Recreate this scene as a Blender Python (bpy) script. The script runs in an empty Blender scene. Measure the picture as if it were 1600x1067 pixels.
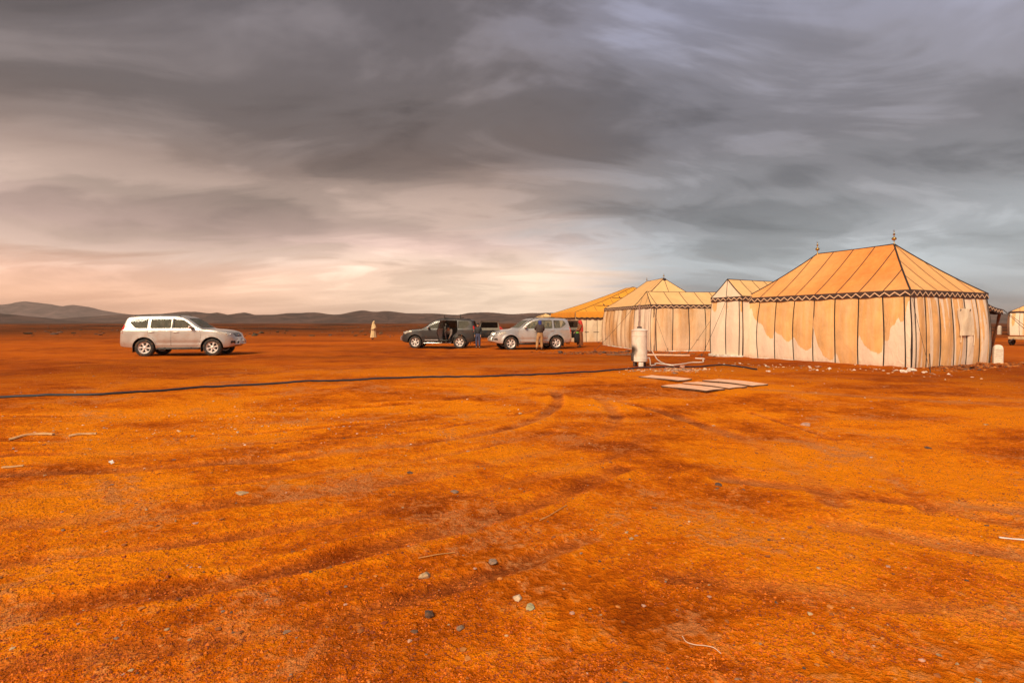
import bpy, bmesh, math, random
import numpy as np
from mathutils import Vector, Matrix
from mathutils.bvhtree import BVHTree

R = math.radians
scene = bpy.context.scene
C = scene.collection

# ------------------------------------------------------------------ camera
cam_data = bpy.data.cameras.new('camera')
cam = bpy.data.objects.new('camera', cam_data)
C.objects.link(cam)
cam.location = (0, 0, 1.6)
cam.rotation_euler = (R(90), 0, 0)
cam_data.sensor_width = 36.0
cam_data.lens = 18.0
cam_data.shift_y = -0.0184
cam_data.clip_start = 0.05
cam_data.clip_end = 30000
scene.camera = cam

# ------------------------------------------------------------------ light
SUN_DIR = Vector((-0.37, -0.67, 0.64)).normalized()          # towards the sun, behind the camera and to the left
SUN_EL = math.asin(SUN_DIR.z)
SUN_AZ = math.atan2(SUN_DIR.x, SUN_DIR.y)
sd = bpy.data.lights.new('sun', 'SUN')
sd.energy = 1.5
sd.angle = R(22)
sd.color = (1.0, 0.83, 0.60)
sun = bpy.data.objects.new('sun', sd)
C.objects.link(sun)
sun.rotation_euler = (-SUN_DIR).to_track_quat('-Z', 'Y').to_euler()

scene.view_settings.view_transform = 'Standard'
scene.view_settings.look = 'None'
scene.view_settings.gamma = 1.0
scene.view_settings.exposure = 1.75
scene.view_settings.use_curve_mapping = False
scene.render.engine = 'CYCLES'
scene.cycles.max_bounces = 6
scene.cycles.diffuse_bounces = 2
scene.cycles.transparent_max_bounces = 12

# node helpers ---------------------------------------------------------
class NT:
    def __init__(self, tree):
        self.t = tree
        tree.nodes.clear()
    def n(self, typ, **kw):
        nd = self.t.nodes.new(typ)
        for k, v in kw.items():
            if k.startswith('i_'):
                nd.inputs[k[2:]].default_value = v
            else:
                setattr(nd, k, v)
        return nd
    def link(self, a, b):
        self.t.links.new(a, b)
    def _in(self, sock, v):
        if hasattr(v, 'is_linked'):
            self.t.links.new(v, sock)
        else:
            sock.default_value = v
    def math(self, op, a, b=0.0, c=0.0, clamp=False):
        nd = self.t.nodes.new('ShaderNodeMath'); nd.operation = op; nd.use_clamp = clamp
        self._in(nd.inputs[0], a); self._in(nd.inputs[1], b); self._in(nd.inputs[2], c)
        return nd.outputs[0]
    def smooth(self, v, lo, hi, to0=0.0, to1=1.0):
        nd = self.t.nodes.new('ShaderNodeMapRange'); nd.interpolation_type = 'SMOOTHSTEP'
        self._in(nd.inputs['Value'], v)
        nd.inputs['From Min'].default_value = lo; nd.inputs['From Max'].default_value = hi
        nd.inputs['To Min'].default_value = to0; nd.inputs['To Max'].default_value = to1
        return nd.outputs['Result']
    def lin(self, v, lo, hi, to0=0.0, to1=1.0):
        nd = self.t.nodes.new('ShaderNodeMapRange')
        self._in(nd.inputs['Value'], v)
        nd.inputs['From Min'].default_value = lo; nd.inputs['From Max'].default_value = hi
        nd.inputs['To Min'].default_value = to0; nd.inputs['To Max'].default_value = to1
        return nd.outputs['Result']
    def mix(self, f, a, b, mode='MIX'):
        nd = self.t.nodes.new('ShaderNodeMix'); nd.data_type = 'RGBA'; nd.blend_type = mode
        self._in(nd.inputs['Factor'], f)
        for k, v in ((6, a), (7, b)):
            if isinstance(v, tuple) and len(v) == 3: v = (*v, 1)
            self._in(nd.inputs[k], v)
        return nd.outputs[2]
    def noise(self, vec, scale, detail=4, rough=.55, dist=0.0):
        nd = self.t.nodes.new('ShaderNodeTexNoise')
        if vec is not None: self.t.links.new(vec, nd.inputs['Vector'])
        nd.inputs['Scale'].default_value = scale; nd.inputs['Detail'].default_value = detail
        nd.inputs['Roughness'].default_value = rough; nd.inputs['Distortion'].default_value = dist
        return nd.outputs['Fac']
    def mapping(self, vec, loc=(0,0,0), rot=(0,0,0), scale=(1,1,1)):
        nd = self.t.nodes.new('ShaderNodeMapping')
        self.t.links.new(vec, nd.inputs['Vector'])
        nd.inputs['Location'].default_value = loc; nd.inputs['Rotation'].default_value = rot
        nd.inputs['Scale'].default_value = scale
        return nd.outputs['Vector']
    def ramp(self, v, stops, interp='LINEAR'):
        nd = self.t.nodes.new('ShaderNodeValToRGB'); cr = nd.color_ramp; cr.interpolation = interp
        while len(cr.elements) < len(stops): cr.elements.new(0.5)
        for e, (p, c) in zip(cr.elements, stops):
            e.position = p; e.color = (*c, 1) if len(c) == 3 else c
        self._in(nd.inputs[0], v)
        return nd.outputs[0]

# ------------------------------------------------------------------ world: overcast evening sky
world = bpy.data.worlds.new('World'); scene.world = world; world.use_nodes = True
w = NT(world.node_tree)
tc = w.n('ShaderNodeTexCoord')
vec = tc.outputs['Generated']
sep = w.n('ShaderNodeSeparateXYZ'); w.link(vec, sep.inputs[0])
sx, sy, sz = sep.outputs
zc = w.math('MAXIMUM', sz, 0.0)
den = w.math('ADD', zc, 0.16)
comb = w.n('ShaderNodeCombineXYZ')
w.link(w.math('DIVIDE', sx, den), comb.inputs[0]); w.link(w.math('DIVIDE', sy, den), comb.inputs[1])
deck = comb.outputs[0]                                        # direction laid out on a flat cloud deck
big = w.noise(w.mapping(deck, loc=(12.46, 14.84, 0), rot=(0, 0, R(-24)), scale=(.42, .80, 1)), 1.0, 2, .5, .5)
mid = w.noise(w.mapping(deck, loc=(15.9, 18.85, 0), rot=(0, 0, R(-18)), scale=(.62, 1.15, 1)), 1.5, 5, .56, .9)
fin = w.noise(w.mapping(deck, loc=(1.4, 5.2, 0), rot=(0, 0, R(-10)), scale=(.8, 1.3, 1)), 3.4, 6, .58, .7)
rr = w.math('SQRT', w.math('ADD', w.math('MULTIPLY', sx, sx), w.math('MULTIPLY', sy, sy)))
az = w.math('DIVIDE', sx, w.math('MAXIMUM', rr, 0.001))
azn = w.math('ADD', az, w.math('MULTIPLY', w.math('SUBTRACT', mid, .5), .35))
zr = w.math('ADD', zc, w.math('MULTIPLY', w.math('SUBTRACT', mid, .5), w.lin(zc, 0, .3, .03, .20)))
warm = w.ramp(zr, [(0, (.95, .47, .29)), (.045, (.98, .55, .36)), (.085, (.88, .52, .37)), (.115, (.92, .65, .52)), (.15, (.72, .50, .42)),
                   (.20, (.40, .29, .235)), (.27, (.25, .178, .145)), (.36, (.23, .185, .17)), (.50, (.22, .19, .195)), (.70, (.20, .18, .195))])
cool = w.ramp(zr, [(0, (.29, .29, .30)), (.05, (.32, .345, .36)), (.11, (.34, .37, .385)), (.155, (.35, .37, .385)),
                   (.21, (.25, .25, .26)), (.30, (.18, .17, .18)), (.42, (.20, .19, .215)), (.55, (.24, .24, .31)), (.75, (.25, .26, .35))])
cloud = w.mix(w.smooth(azn, -.12, .36), warm, cool)
glow = w.mix(w.math('MULTIPLY', w.smooth(azn, .32, .02), w.math('MULTIPLY', w.smooth(zr, .17, .06), w.smooth(az, -.75, .05))), cloud, (.95, .72, .54))
dens = w.math('ADD', w.math('ADD', w.math('MULTIPLY', big, .54), w.math('MULTIPLY', mid, .42)), w.math('MULTIPLY', fin, .08))
amp = w.smooth(zc, .0, .22, .32, 1.0)
shade = w.ramp(w.lin(dens, .36, .74), [(0, (.34,)*3), (.28, (.56,)*3), (.48, (.90,)*3), (.62, (1.26,)*3), (.8, (1.55,)*3), (1, (1.75,)*3)], 'EASE')
shade = w.math('ADD', 1.0, w.math('MULTIPLY', w.math('SUBTRACT', shade, 1.0), amp))
shade_rgb = w.n('ShaderNodeCombineColor')
for k in range(3): w.link(shade, shade_rgb.inputs[k])
glow = w.mix(w.math('MULTIPLY', w.smooth(shade, 1.0, 1.5), w.smooth(zc, .22, .50, 0, .38)), glow, (.20, .205, .275))
sky_col = w.mix(1.0, glow, shade_rgb.outputs[0], 'MULTIPLY')
low = w.smooth(sz, -.02, -.25)
sky_col = w.mix(low, sky_col, (.16, .07, .02))
bg_cloud = w.n('ShaderNodeBackground', i_Strength=0.385); w.link(sky_col, bg_cloud.inputs['Color'])
nish = w.n('ShaderNodeTexSky', sky_type='NISHITA', sun_disc=False, sun_elevation=SUN_EL, sun_rotation=SUN_AZ, dust_density=4.0)
bg_sky = w.n('ShaderNodeBackground', i_Strength=0.05); w.link(nish.outputs[0], bg_sky.inputs['Color'])
mixs = w.n('ShaderNodeMixShader'); mixs.inputs[0].default_value = 0.95                 # cloud cover
w.link(bg_sky.outputs[0], mixs.inputs[1]); w.link(bg_cloud.outputs[0], mixs.inputs[2])
wo = w.n('ShaderNodeOutputWorld'); w.link(mixs.outputs[0], wo.inputs[0])

# ------------------------------------------------------------------ small tools
rng = np.random.default_rng(11)
random.seed(5)

def vnoise(x, y, seed=0):
    """lattice value noise, arrays in, 0..1 out"""
    x = np.asarray(x, float); y = np.asarray(y, float)
    xi = np.floor(x).astype(np.int64); yi = np.floor(y).astype(np.int64)
    fx = x - xi; fy = y - yi
    fx = fx*fx*fx*(fx*(fx*6-15)+10); fy = fy*fy*fy*(fy*(fy*6-15)+10)
    def h(a, b):
        n = (a*374761393 + b*668265263 + seed*982451653) & 0xffffffff
        n = ((n ^ (n >> 13))*1274126177) & 0xffffffff
        n = (n ^ (n >> 16)) & 0xffffffff
        return n/4294967295.0
    a = h(xi, yi); b = h(xi+1, yi); c = h(xi, yi+1); d = h(xi+1, yi+1)
    return (a*(1-fx)+b*fx)*(1-fy) + (c*(1-fx)+d*fx)*fy

def fbm(x, y, oct=4, seed=0, gain=.5):
    s = 0; a = 1; tot = 0
    for k in range(oct):
        s = s + a*vnoise(x*2**k, y*2**k, seed+k*17); tot += a; a *= gain
    return s/tot

def link(o, parent=None):
    C.objects.link(o)
    if parent is not None: o.parent = parent
    return o

def mesh_obj(name, verts, faces, mat=None, parent=None, smooth=False, angle=None):
    me = bpy.data.meshes.new(name)
    me.from_pydata([tuple(v) for v in verts], [], [tuple(f) for f in faces])
    if mat is not None: me.materials.append(mat)
    if smooth:
        me.polygons.foreach_set('use_smooth', [True]*len(me.polygons))
        if angle is not None: me.set_sharp_from_angle(angle=R(angle))
    me.update()
    return link(bpy.data.objects.new(name, me), parent)

def empty(name, loc=(0, 0, 0), rz=0.0, scale=1.0):
    o = bpy.data.objects.new(name, None); C.objects.link(o)
    o.location = loc; o.rotation_euler = (0, 0, rz); o.scale = (scale,)*3
    o.empty_display_size = .2
    return o

def tag(o, label=None, cat=None, group=None, kind=None):
    if label: o['label'] = label
    if cat: o['category'] = cat
    if group: o['group'] = group
    if kind: o['kind'] = kind
    return o

TMP = bpy.data.scenes.new('workbench')                                   # scratch scene for evaluating modifiers, removed at the end
def bake(o):
    vl = TMP.view_layers[0]; vl.update()
    return bpy.data.meshes.new_from_object(o.evaluated_get(vl.depsgraph))

class MB:
    """collects shapes, builds one mesh object"""
    def __init__(self): self.v = []; self.f = []
    def add(self, vs, fs):
        o = len(self.v); self.v += [tuple(p) for p in vs]; self.f += [tuple(i+o for i in f) for f in fs]
        return self
    def box(self, c, s, rot=None):
        hx, hy, hz = s[0]/2, s[1]/2, s[2]/2
        vs = [Vector((x, y, z)) for x in (-hx, hx) for y in (-hy, hy) for z in (-hz, hz)]
        if rot is not None: vs = [rot @ p for p in vs]
        vs = [p + Vector(c) for p in vs]
        return self.add(vs, [(0, 1, 3, 2), (4, 6, 7, 5), (0, 4, 5, 1), (2, 3, 7, 6), (0, 2, 6, 4), (1, 5, 7, 3)])
    def rbox(self, c, s, r=.02, rot=None):
        bm = bmesh.new(); bmesh.ops.create_cube(bm, size=1)
        bmesh.ops.scale(bm, vec=s, verts=bm.verts)
        bmesh.ops.bevel(bm, geom=bm.edges[:], offset=r, segments=2, affect='EDGES', profile=.5)
        vs = [v.co.copy() for v in bm.verts]; fs = [[v.index for v in f.verts] for f in bm.faces]
        bm.free()
        if rot is not None: vs = [rot @ p for p in vs]
        return self.add([p + Vector(c) for p in vs], fs)
    def tube(self, pts, r, n=8, cap=True):
        pts = [Vector(p) for p in pts]; m = len(pts)
        rs = r if isinstance(r, (list, tuple)) else [r]*m
        vs = []; prev = None
        for i, p in enumerate(pts):
            t = (pts[min(i+1, m-1)] - pts[max(i-1, 0)]).normalized()
            if prev is None:
                up = Vector((0, 0, 1)) if abs(t.z) < .9 else Vector((1, 0, 0))
                u = t.cross(up).normalized()
            else:
                u = (prev - t*prev.dot(t)).normalized()
            prev = u; q = t.cross(u)
            for k in range(n):
                a = 2*math.pi*k/n
                vs.append(p + (u*math.cos(a) + q*math.sin(a))*rs[i])
        fs = [(i*n+k, i*n+(k+1) % n, (i+1)*n+(k+1) % n, (i+1)*n+k) for i in range(m-1) for k in range(n)]
        if cap: fs += [tuple(reversed(range(n))), tuple((m-1)*n+k for k in range(n))]
        return self.add(vs, fs)
    def lathe(self, prof, c=(0, 0, 0), n=24, axis='z', cap=True):
        vs = []
        for r, h in prof:
            for k in range(n):
                a = 2*math.pi*k/n
                if axis == 'z': p = (r*math.cos(a), r*math.sin(a), h)
                else: p = (r*math.cos(a), h, r*math.sin(a))
                vs.append(Vector(p) + Vector(c))
        m = len(prof)
        fs = [(i*n+k, i*n+(k+1) % n, (i+1)*n+(k+1) % n, (i+1)*n+k) for i in range(m-1) for k in range(n)]
        if cap: fs += [tuple(reversed(range(n))), tuple((m-1)*n+k for k in range(n))]
        return self.add(vs, fs)
    def ell(self, c, r, nu=14, nv=9, rot=None):
        vs = []; fs = []
        for j in range(nv+1):
            th = math.pi*j/nv
            for i in range(nu):
                ph = 2*math.pi*i/nu
                p = Vector((r[0]*math.sin(th)*math.cos(ph), r[1]*math.sin(th)*math.sin(ph), r[2]*math.cos(th)))
                if rot is not None: p = rot @ p
                vs.append(p + Vector(c))
        for j in range(nv):
            for i in range(nu):
                fs.append((j*nu+i, (j+1)*nu+i, (j+1)*nu+(i+1) % nu, j*nu+(i+1) % nu))
        return self.add(vs, fs)
    def grid(self, P):
        """P: array (n, m, 3)"""
        n, m = len(P), len(P[0])
        vs = [tuple(P[i][j]) for i in range(n) for j in range(m)]
        return self.add(vs, [(i*m+j, (i+1)*m+j, (i+1)*m+j+1, i*m+j+1) for i in range(n-1) for j in range(m-1)])
    def build(self, name, mat, parent=None, smooth=True, angle=35):
        return mesh_obj(name, self.v, self.f, mat, parent, smooth, angle)

# ------------------------------------------------------------------ materials
MATS = {}
def mat(name, col, rough=.7, metal=0.0, var=.15, vscale=6.0, bump=0.0, bscale=40.0, coat=0.0, dirt=None, spec=.5):
    """principled with uneven colour and a fine relief; dirt = (colour, amount, scale)"""
    if name in MATS: return MATS[name]
    m = bpy.data.materials.new(name); m.use_nodes = True
    t = NT(m.node_tree)
    co = t.n('ShaderNodeTexCoord').outputs['Object']
    b = t.n('ShaderNodeBsdfPrincipled', i_Roughness=rough, i_Metallic=metal)
    b.inputs['Coat Weight'].default_value = coat
    b.inputs['Specular IOR Level'].default_value = spec
    n1 = t.noise(co, vscale, 5, .6)
    lo = tuple(c*(1-var) for c in col); hi = tuple(min(1, c*(1+var)) for c in col)
    c = t.mix(t.smooth(n1, .3, .7), lo, hi)
    if dirt:
        n2 = t.noise(co, dirt[2], 6, .65, .3)
        c = t.mix(t.math('MULTIPLY', t.smooth(n2, .48, .72), dirt[1]), c, dirt[0])
    t.link(c, b.inputs['Base Color'])
    if bump:
        bp = t.n('ShaderNodeBump', i_Strength=bump, i_Distance=.01)
        t.link(t.noise(co, bscale, 4, .6), bp.inputs['Height']); t.link(bp.outputs[0], b.inputs['Normal'])
    out = t.n('ShaderNodeOutputMaterial'); t.link(b.outputs[0], out.inputs[0])
    MATS[name] = m
    return m
# ================================================================== THE GROUND
# tyre tracks and trodden strips, as lines on the ground (world metres): points, half width, depth, paleness
TRACKS = [
    ([(-8, 2.7), (-3.7, 3.35), (-1.7, 4.0), (0, 5.0), (1.3, 6.2), (2.1, 7.8)], .08, .020, .3),
    ([(-9, 4.0), (-4.7, 4.6), (-2.3, 5.3), (-.7, 6.25), (.6, 7.5)], .08, .022, .3),
    ([(-10, 5.8), (-5.4, 6.2), (-2.8, 6.9), (-1.1, 7.8), (.4, 9.3)], .08, .020, .3),
    ([(-6, 1.9), (-1.9, 2.45), (-.5, 3.0), (.6, 3.8)], .08, .020, .3),
    ([(1.0, 3.2), (2.1, 2.95), (3.4, 2.5)], .09, .024, .5),
    ([(4.3, 9.2), (4.5, 7.2), (4.1, 5.6), (3.6, 4.4)], .08, .024, .3),
    ([(-9, 3.2), (-4.6, 3.9), (-2.2, 4.6), (-.4, 5.6), (1.0, 6.9), (1.75, 8.6), (1.9, 11)], .12, .026, .40),
    ([(-9, 4.9), (-4.8, 5.4), (-2.4, 6.1), (-.9, 7.0), (.3, 8.3), (.9, 10.2), (1.0, 12)], .12, .026, .40),
    ([(-7, 2.2), (-2.6, 2.9), (-1.1, 3.5), (.2, 4.5), (1.2, 5.6)], .12, .025, .2),
    ([(-11, 6.6), (-6, 7.0), (-3.2, 7.7), (-1.3, 8.7), (.4, 10.3)], .12, .025, .15),
    ([(-13, 8.2), (-7, 8.8), (-3.5, 9.6), (-1, 11), (.6, 13)], .15, .022, .1),
    ([(2.2, 10.5), (2.9, 8.5), (3.2, 6.9), (3.15, 5.6), (2.9, 4.6)], .13, .02, .45),
    ([(2.2, 5.3), (3.4, 4.75), (4.6, 4.4)], .12, .018, .7),
    ([(2.6, 4.1), (3.5, 3.65), (4.6, 3.2), (6.5, 2.6)], .13, .022, .75),
    ([(3.3, 5.0), (4.0, 4.25), (4.5, 3.7), (5.2, 3.0)], .12, .02, .3),
    ([(5.0, 12.6), (7.0, 11.6), (9.2, 10.0), (12.5, 7.8)], .20, .012, .85),
    ([(15.5, 22.2), (19.0, 23.0), (24, 23.6), (34, 24)], .8, .0, .75),
    ([(18, 33), (30, 33.5), (52, 34)], .7, .0, .55),
    ([(-9.3, 15.5), (-5.5, 19.5), (-4.6, 26), (-6.5, 36)], .3, .02, .45),
    ([(-8.0, 16.0), (-4.2, 19.5), (-3.1, 26), (-4.4, 36)], .3, .02, .45),
    ([(-40, 21.6), (-17, 21.5), (-8, 23.5), (3, 26.5)], .45, .015, .5),
    ([(-40, 27.5), (-16, 27.3), (-4, 28), (4, 28.4)], .5, .015, .45),
    ([(-1.0, 19.0), (1.5, 19.7), (4.2, 19.4)], .42, .0, 1.0),
]

def seg_dist(px, py, pts):
    d = np.full(px.shape, 1e9)
    for (x0, y0), (x1, y1) in zip(pts[:-1], pts[1:]):
        vx, vy = x1-x0, y1-y0; L2 = vx*vx+vy*vy
        t = np.clip(((px-x0)*vx + (py-y0)*vy)/L2, 0, 1)
        d = np.minimum(d, np.hypot(px-x0-t*vx, py-y0-t*vy))
    return d

def smooth_line(pts, n=10):
    """Catmull-Rom through 2D or 3D points"""
    P = [np.array(p, float) for p in pts]; P = [2*P[0]-P[1]] + P + [2*P[-1]-P[-2]]
    out = []
    for i in range(1, len(P)-2):
        for k in range(n):
            t = k/n
            out.append(.5*((2*P[i]) + (P[i+1]-P[i-1])*t + (2*P[i-1]-5*P[i]+4*P[i+1]-P[i+2])*t*t + (3*P[i]-P[i-1]-3*P[i+1]+P[i+2])*t**3))
    out.append(P[-2])
    return out
for i, (pts, hw, dep, pale) in enumerate(TRACKS):
    TRACKS[i] = ([tuple(p) for p in smooth_line(pts, 4)], hw, dep, pale)

def track_fields(x, y):
    h = np.zeros(x.shape); pale = np.zeros(x.shape)
    near = (np.abs(x) < 60) & (y > 0) & (y < 45)
    if not near.any(): return h, pale
    full = h.shape != near.shape or not near.all()
    if full:
        h[near], pale[near] = track_fields(x[near], y[near])
        return h, pale
    wob = (fbm(x*1.3, y*1.3, 3, 71)-.5)*.25
    for pts, hw, dep, pl in TRACKS:
        d = seg_dist(x, y, pts) + wob*hw*1.6
        q = d/hw
        dv = dep*np.clip(2.6*fbm(x*.9+hw*7, y*.9, 3, 91)-.65, .15, 1.25)
        h += -dv*np.exp(-q**4) + dv*.45*np.exp(-((q-1.6)/.45)**2)
        pale = np.maximum(pale, pl*np.clip(1.45-q, 0, 1)*(.35+.9*fbm(x*2.1, y*2.1, 3, 33)))
    return h, pale

def height(x, y):
    x = np.atleast_1d(np.asarray(x, float)); y = np.atleast_1d(np.asarray(y, float))
    r = np.hypot(x, y)
    near = np.clip(1.3 - r/40, 0, 1)
    h = (fbm(x*.22, y*.22, 3, 1)-.5)*.10*np.clip(r/6, 0, 1)
    h += (fbm(x*1.1, y*1.1, 4, 5)-.5)*.055*near
    h += (fbm(x*6.0, y*6.0, 3, 9)-.5)*.022*near
    h += np.where(r > 45, (fbm(x*.03, y*.03, 3, 2)-.5)*.8*np.clip((r-45)/120, 0, 1), 0)
    # low berm of dug soil along the near sides of the large tent
    berm = seg_dist(x, y, [(10.4, 23.4), (13.5, 17.0), (18.6, 19.4), (22, 21)])
    h += .06*np.exp(-(berm/.55)**2)*(.5+fbm(x*2.3, y*2.3, 3, 44))
    berm2 = seg_dist(x, y, [(4.6, 27), (7.9, 27.4), (10.6, 25.2)])
    h += .07*np.exp(-(berm2/.7)**2)*(.5+fbm(x*2.3, y*2.3, 3, 45))
    return h

def H(x, y):
    return float((height(x, y) + track_fields(np.atleast_1d(float(x)), np.atleast_1d(float(y)))[0])[0])

def graded(lo, hi, step, far, grow):
    a = list(np.arange(lo, hi, step)); s = step; v = a[-1]
    while v < far: s *= grow; v += s; a.append(v)
    s = step; v = lo; pre = []
    while v > -far: s *= grow; v -= s; pre.append(v)
    return np.array(pre[::-1] + a)
gx = graded(-9.0, 10.0, .045, 4600, 1.045)
gy = graded(2.0, 11.0, .040, 4600, 1.028)
gy = np.concatenate([gy[gy > 1.0], np.array([.6, 0, -1, -3, -8, -20, -60, -200, -800, -2400, -4600])]); gy.sort()
GX, GY = np.meshgrid(gx, gy)
trk, pale = track_fields(GX, GY)
GZ = height(GX, GY).reshape(GX.shape) + trk
ny, nx = GX.shape
me = bpy.data.meshes.new('ground')
me.vertices.add(nx*ny)
me.vertices.foreach_set('co', np.stack([GX, GY, GZ], -1).astype(np.float32).ravel())
jj, ii = np.meshgrid(np.arange(nx-1), np.arange(ny-1))
q = np.stack([ii*nx+jj, ii*nx+jj+1, (ii+1)*nx+jj+1, (ii+1)*nx+jj], -1).reshape(-1, 4)
me.loops.add(q.size); me.loops.foreach_set('vertex_index', q.astype(np.int32).ravel())
me.polygons.add(len(q)); me.polygons.foreach_set('loop_start', np.arange(0, q.size, 4, dtype=np.int32))
me.polygons.foreach_set('use_smooth', np.ones(len(q), bool))
att = me.attributes.new('pale', 'FLOAT', 'POINT'); att.data.foreach_set('value', pale.astype(np.float32).ravel())
rutv = np.clip(-trk/.03, -1, 1)
att = me.attributes.new('rut', 'FLOAT', 'POINT'); att.data.foreach_set('value', rutv.astype(np.float32).ravel())
me.update(calc_edges=True)
ground = link(bpy.data.objects.new('ground', me))
tag(ground, kind='structure')

def ground_material():
    m = bpy.data.materials.new('desert_dirt'); m.use_nodes = True
    t = NT(m.node_tree)
    g = t.n('ShaderNodeNewGeometry').outputs['Position']
    pale = t.n('ShaderNodeAttribute', attribute_name='pale').outputs['Fac']
    rut = t.n('ShaderNodeAttribute', attribute_name='rut').outputs['Fac']
    sp = t.n('ShaderNodeSeparateXYZ'); t.link(g, sp.inputs[0])
    dist = t.math('SQRT', t.math('ADD', t.math('MULTIPLY', sp.outputs[0], sp.outputs[0]), t.math('MULTIPLY', sp.outputs[1], sp.outputs[1])))
    large = t.noise(t.mapping(g, loc=(4.2, 1.7, 0), rot=(0, 0, R(24)), scale=(.8, 1.25, 1)), .33, 3, .5, .6)
    patch = t.noise(t.mapping(g, rot=(0, 0, R(28)), scale=(.8, 1.3, 1)), 1.15, 5, .62, .5)
    small = t.noise(g, 5.5, 5, .62, .3)
    clod = t.noise(g, 21, 4, .6, .2)
    grain = t.noise(g, 75, 3, .65)
    tone = t.math('ADD', t.math('ADD', t.math('MULTIPLY', t.smooth(large, .30, .70), .20), t.math('MULTIPLY', patch, .44)), t.math('MULTIPLY', small, .30))
    tone = t.math('SUBTRACT', tone, t.math('MULTIPLY', rut, .12))
    tone = t.math('ADD', tone, t.math('MULTIPLY', t.math('SUBTRACT', clod, .5), .30))
    tone = t.math('ADD', tone, t.math('MULTIPLY', t.math('SUBTRACT', grain, .5), .26))
    col = t.ramp(tone, [(.25, (.25, .038, .0014)), (.35, (.46, .086, .0016)), (.43, (.72, .150, .002)), (.53, (.96, .262, .003))])
    # pinkish dust where the surface is packed
    pn = t.noise(t.mapping(g, loc=(9, 3, 0), rot=(0, 0, R(-18))), .8, 4, .6, .7)
    pn2 = t.math('ADD', pn, t.math('MULTIPLY', t.math('ADD', t.math('SUBTRACT', small, .5), t.math('SUBTRACT', clod, .5)), .6))
    col = t.mix(t.math('MULTIPLY', t.smooth(pn2, .54, .74), .72), col, (.60, .225, .075))
    pm = t.math('MULTIPLY', pale, t.smooth(t.math('ADD', patch, t.math('MULTIPLY', clod, .4)), .45, .85))
    col = t.mix(t.math('MULTIPLY', pm, 1.0, clamp=True), col, (.62, .24, .075))
    # dark flecks at the peaks of the grain noise, pale grit
    col = t.mix(t.math('MULTIPLY', t.smooth(grain, .56, .64), .48), col, (.13, .022, .002))
    col = t.mix(t.math('MULTIPLY', t.smooth(clod, .66, .74), .45), col, (.60, .27, .10))
    # the plain beyond the camp: redder, then stony and brown with scattered scrub
    plain_n = t.noise(t.mapping(g, scale=(.05, .10, 1)), 1.0, 5, .6, .4)
    plain_n = t.math('ADD', plain_n, t.math('MULTIPLY', t.math('SUBTRACT', patch, .5), .45))
    plain = t.mix(t.smooth(plain_n, .36, .62), (.19, .030, .003), (.42, .082, .004))
    mid_f = t.smooth(t.math('ADD', dist, t.math('MULTIPLY', t.math('SUBTRACT', patch, .5), 9)), 9, 25, 0, .85)
    col = t.mix(mid_f, col, plain)
    far_n = t.noise(t.mapping(g, scale=(.022, .035, 1)), 1.0, 6, .68, .3)
    farc = t.mix(t.smooth(far_n, .42, .60), (.045, .016, .006), (.21, .050, .006))
    col = t.mix(t.smooth(t.math('ADD', dist, t.math('MULTIPLY', t.math('SUBTRACT', far_n, .5), 120)), 38, 120), col, farc)
    col = t.mix(t.math('MULTIPLY', t.smooth(dist, 500, 1500), .5), col, (.085, .038, .018))
    b = t.n('ShaderNodeBsdfPrincipled', i_Roughness=.95)
    b.inputs['Specular IOR Level'].default_value = .04
    t.link(col, b.inputs['Base Color'])
    h = t.math('ADD', t.math('MULTIPLY', small, .42), t.math('ADD', t.math('MULTIPLY', t.smooth(clod, .40, .60), .16), t.math('MULTIPLY', t.smooth(grain, .40, .62), .075)))
    bp = t.n('ShaderNodeBump', i_Distance=.07)
    t.link(t.smooth(dist, 4, 45, 1.0, .35), bp.inputs['Strength'])
    t.link(h, bp.inputs['Height']); t.link(bp.outputs[0], b.inputs['Normal'])
    out = t.n('ShaderNodeOutputMaterial'); t.link(b.outputs[0], out.inputs[0])
    return m
me.materials.append(ground_material())

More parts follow.
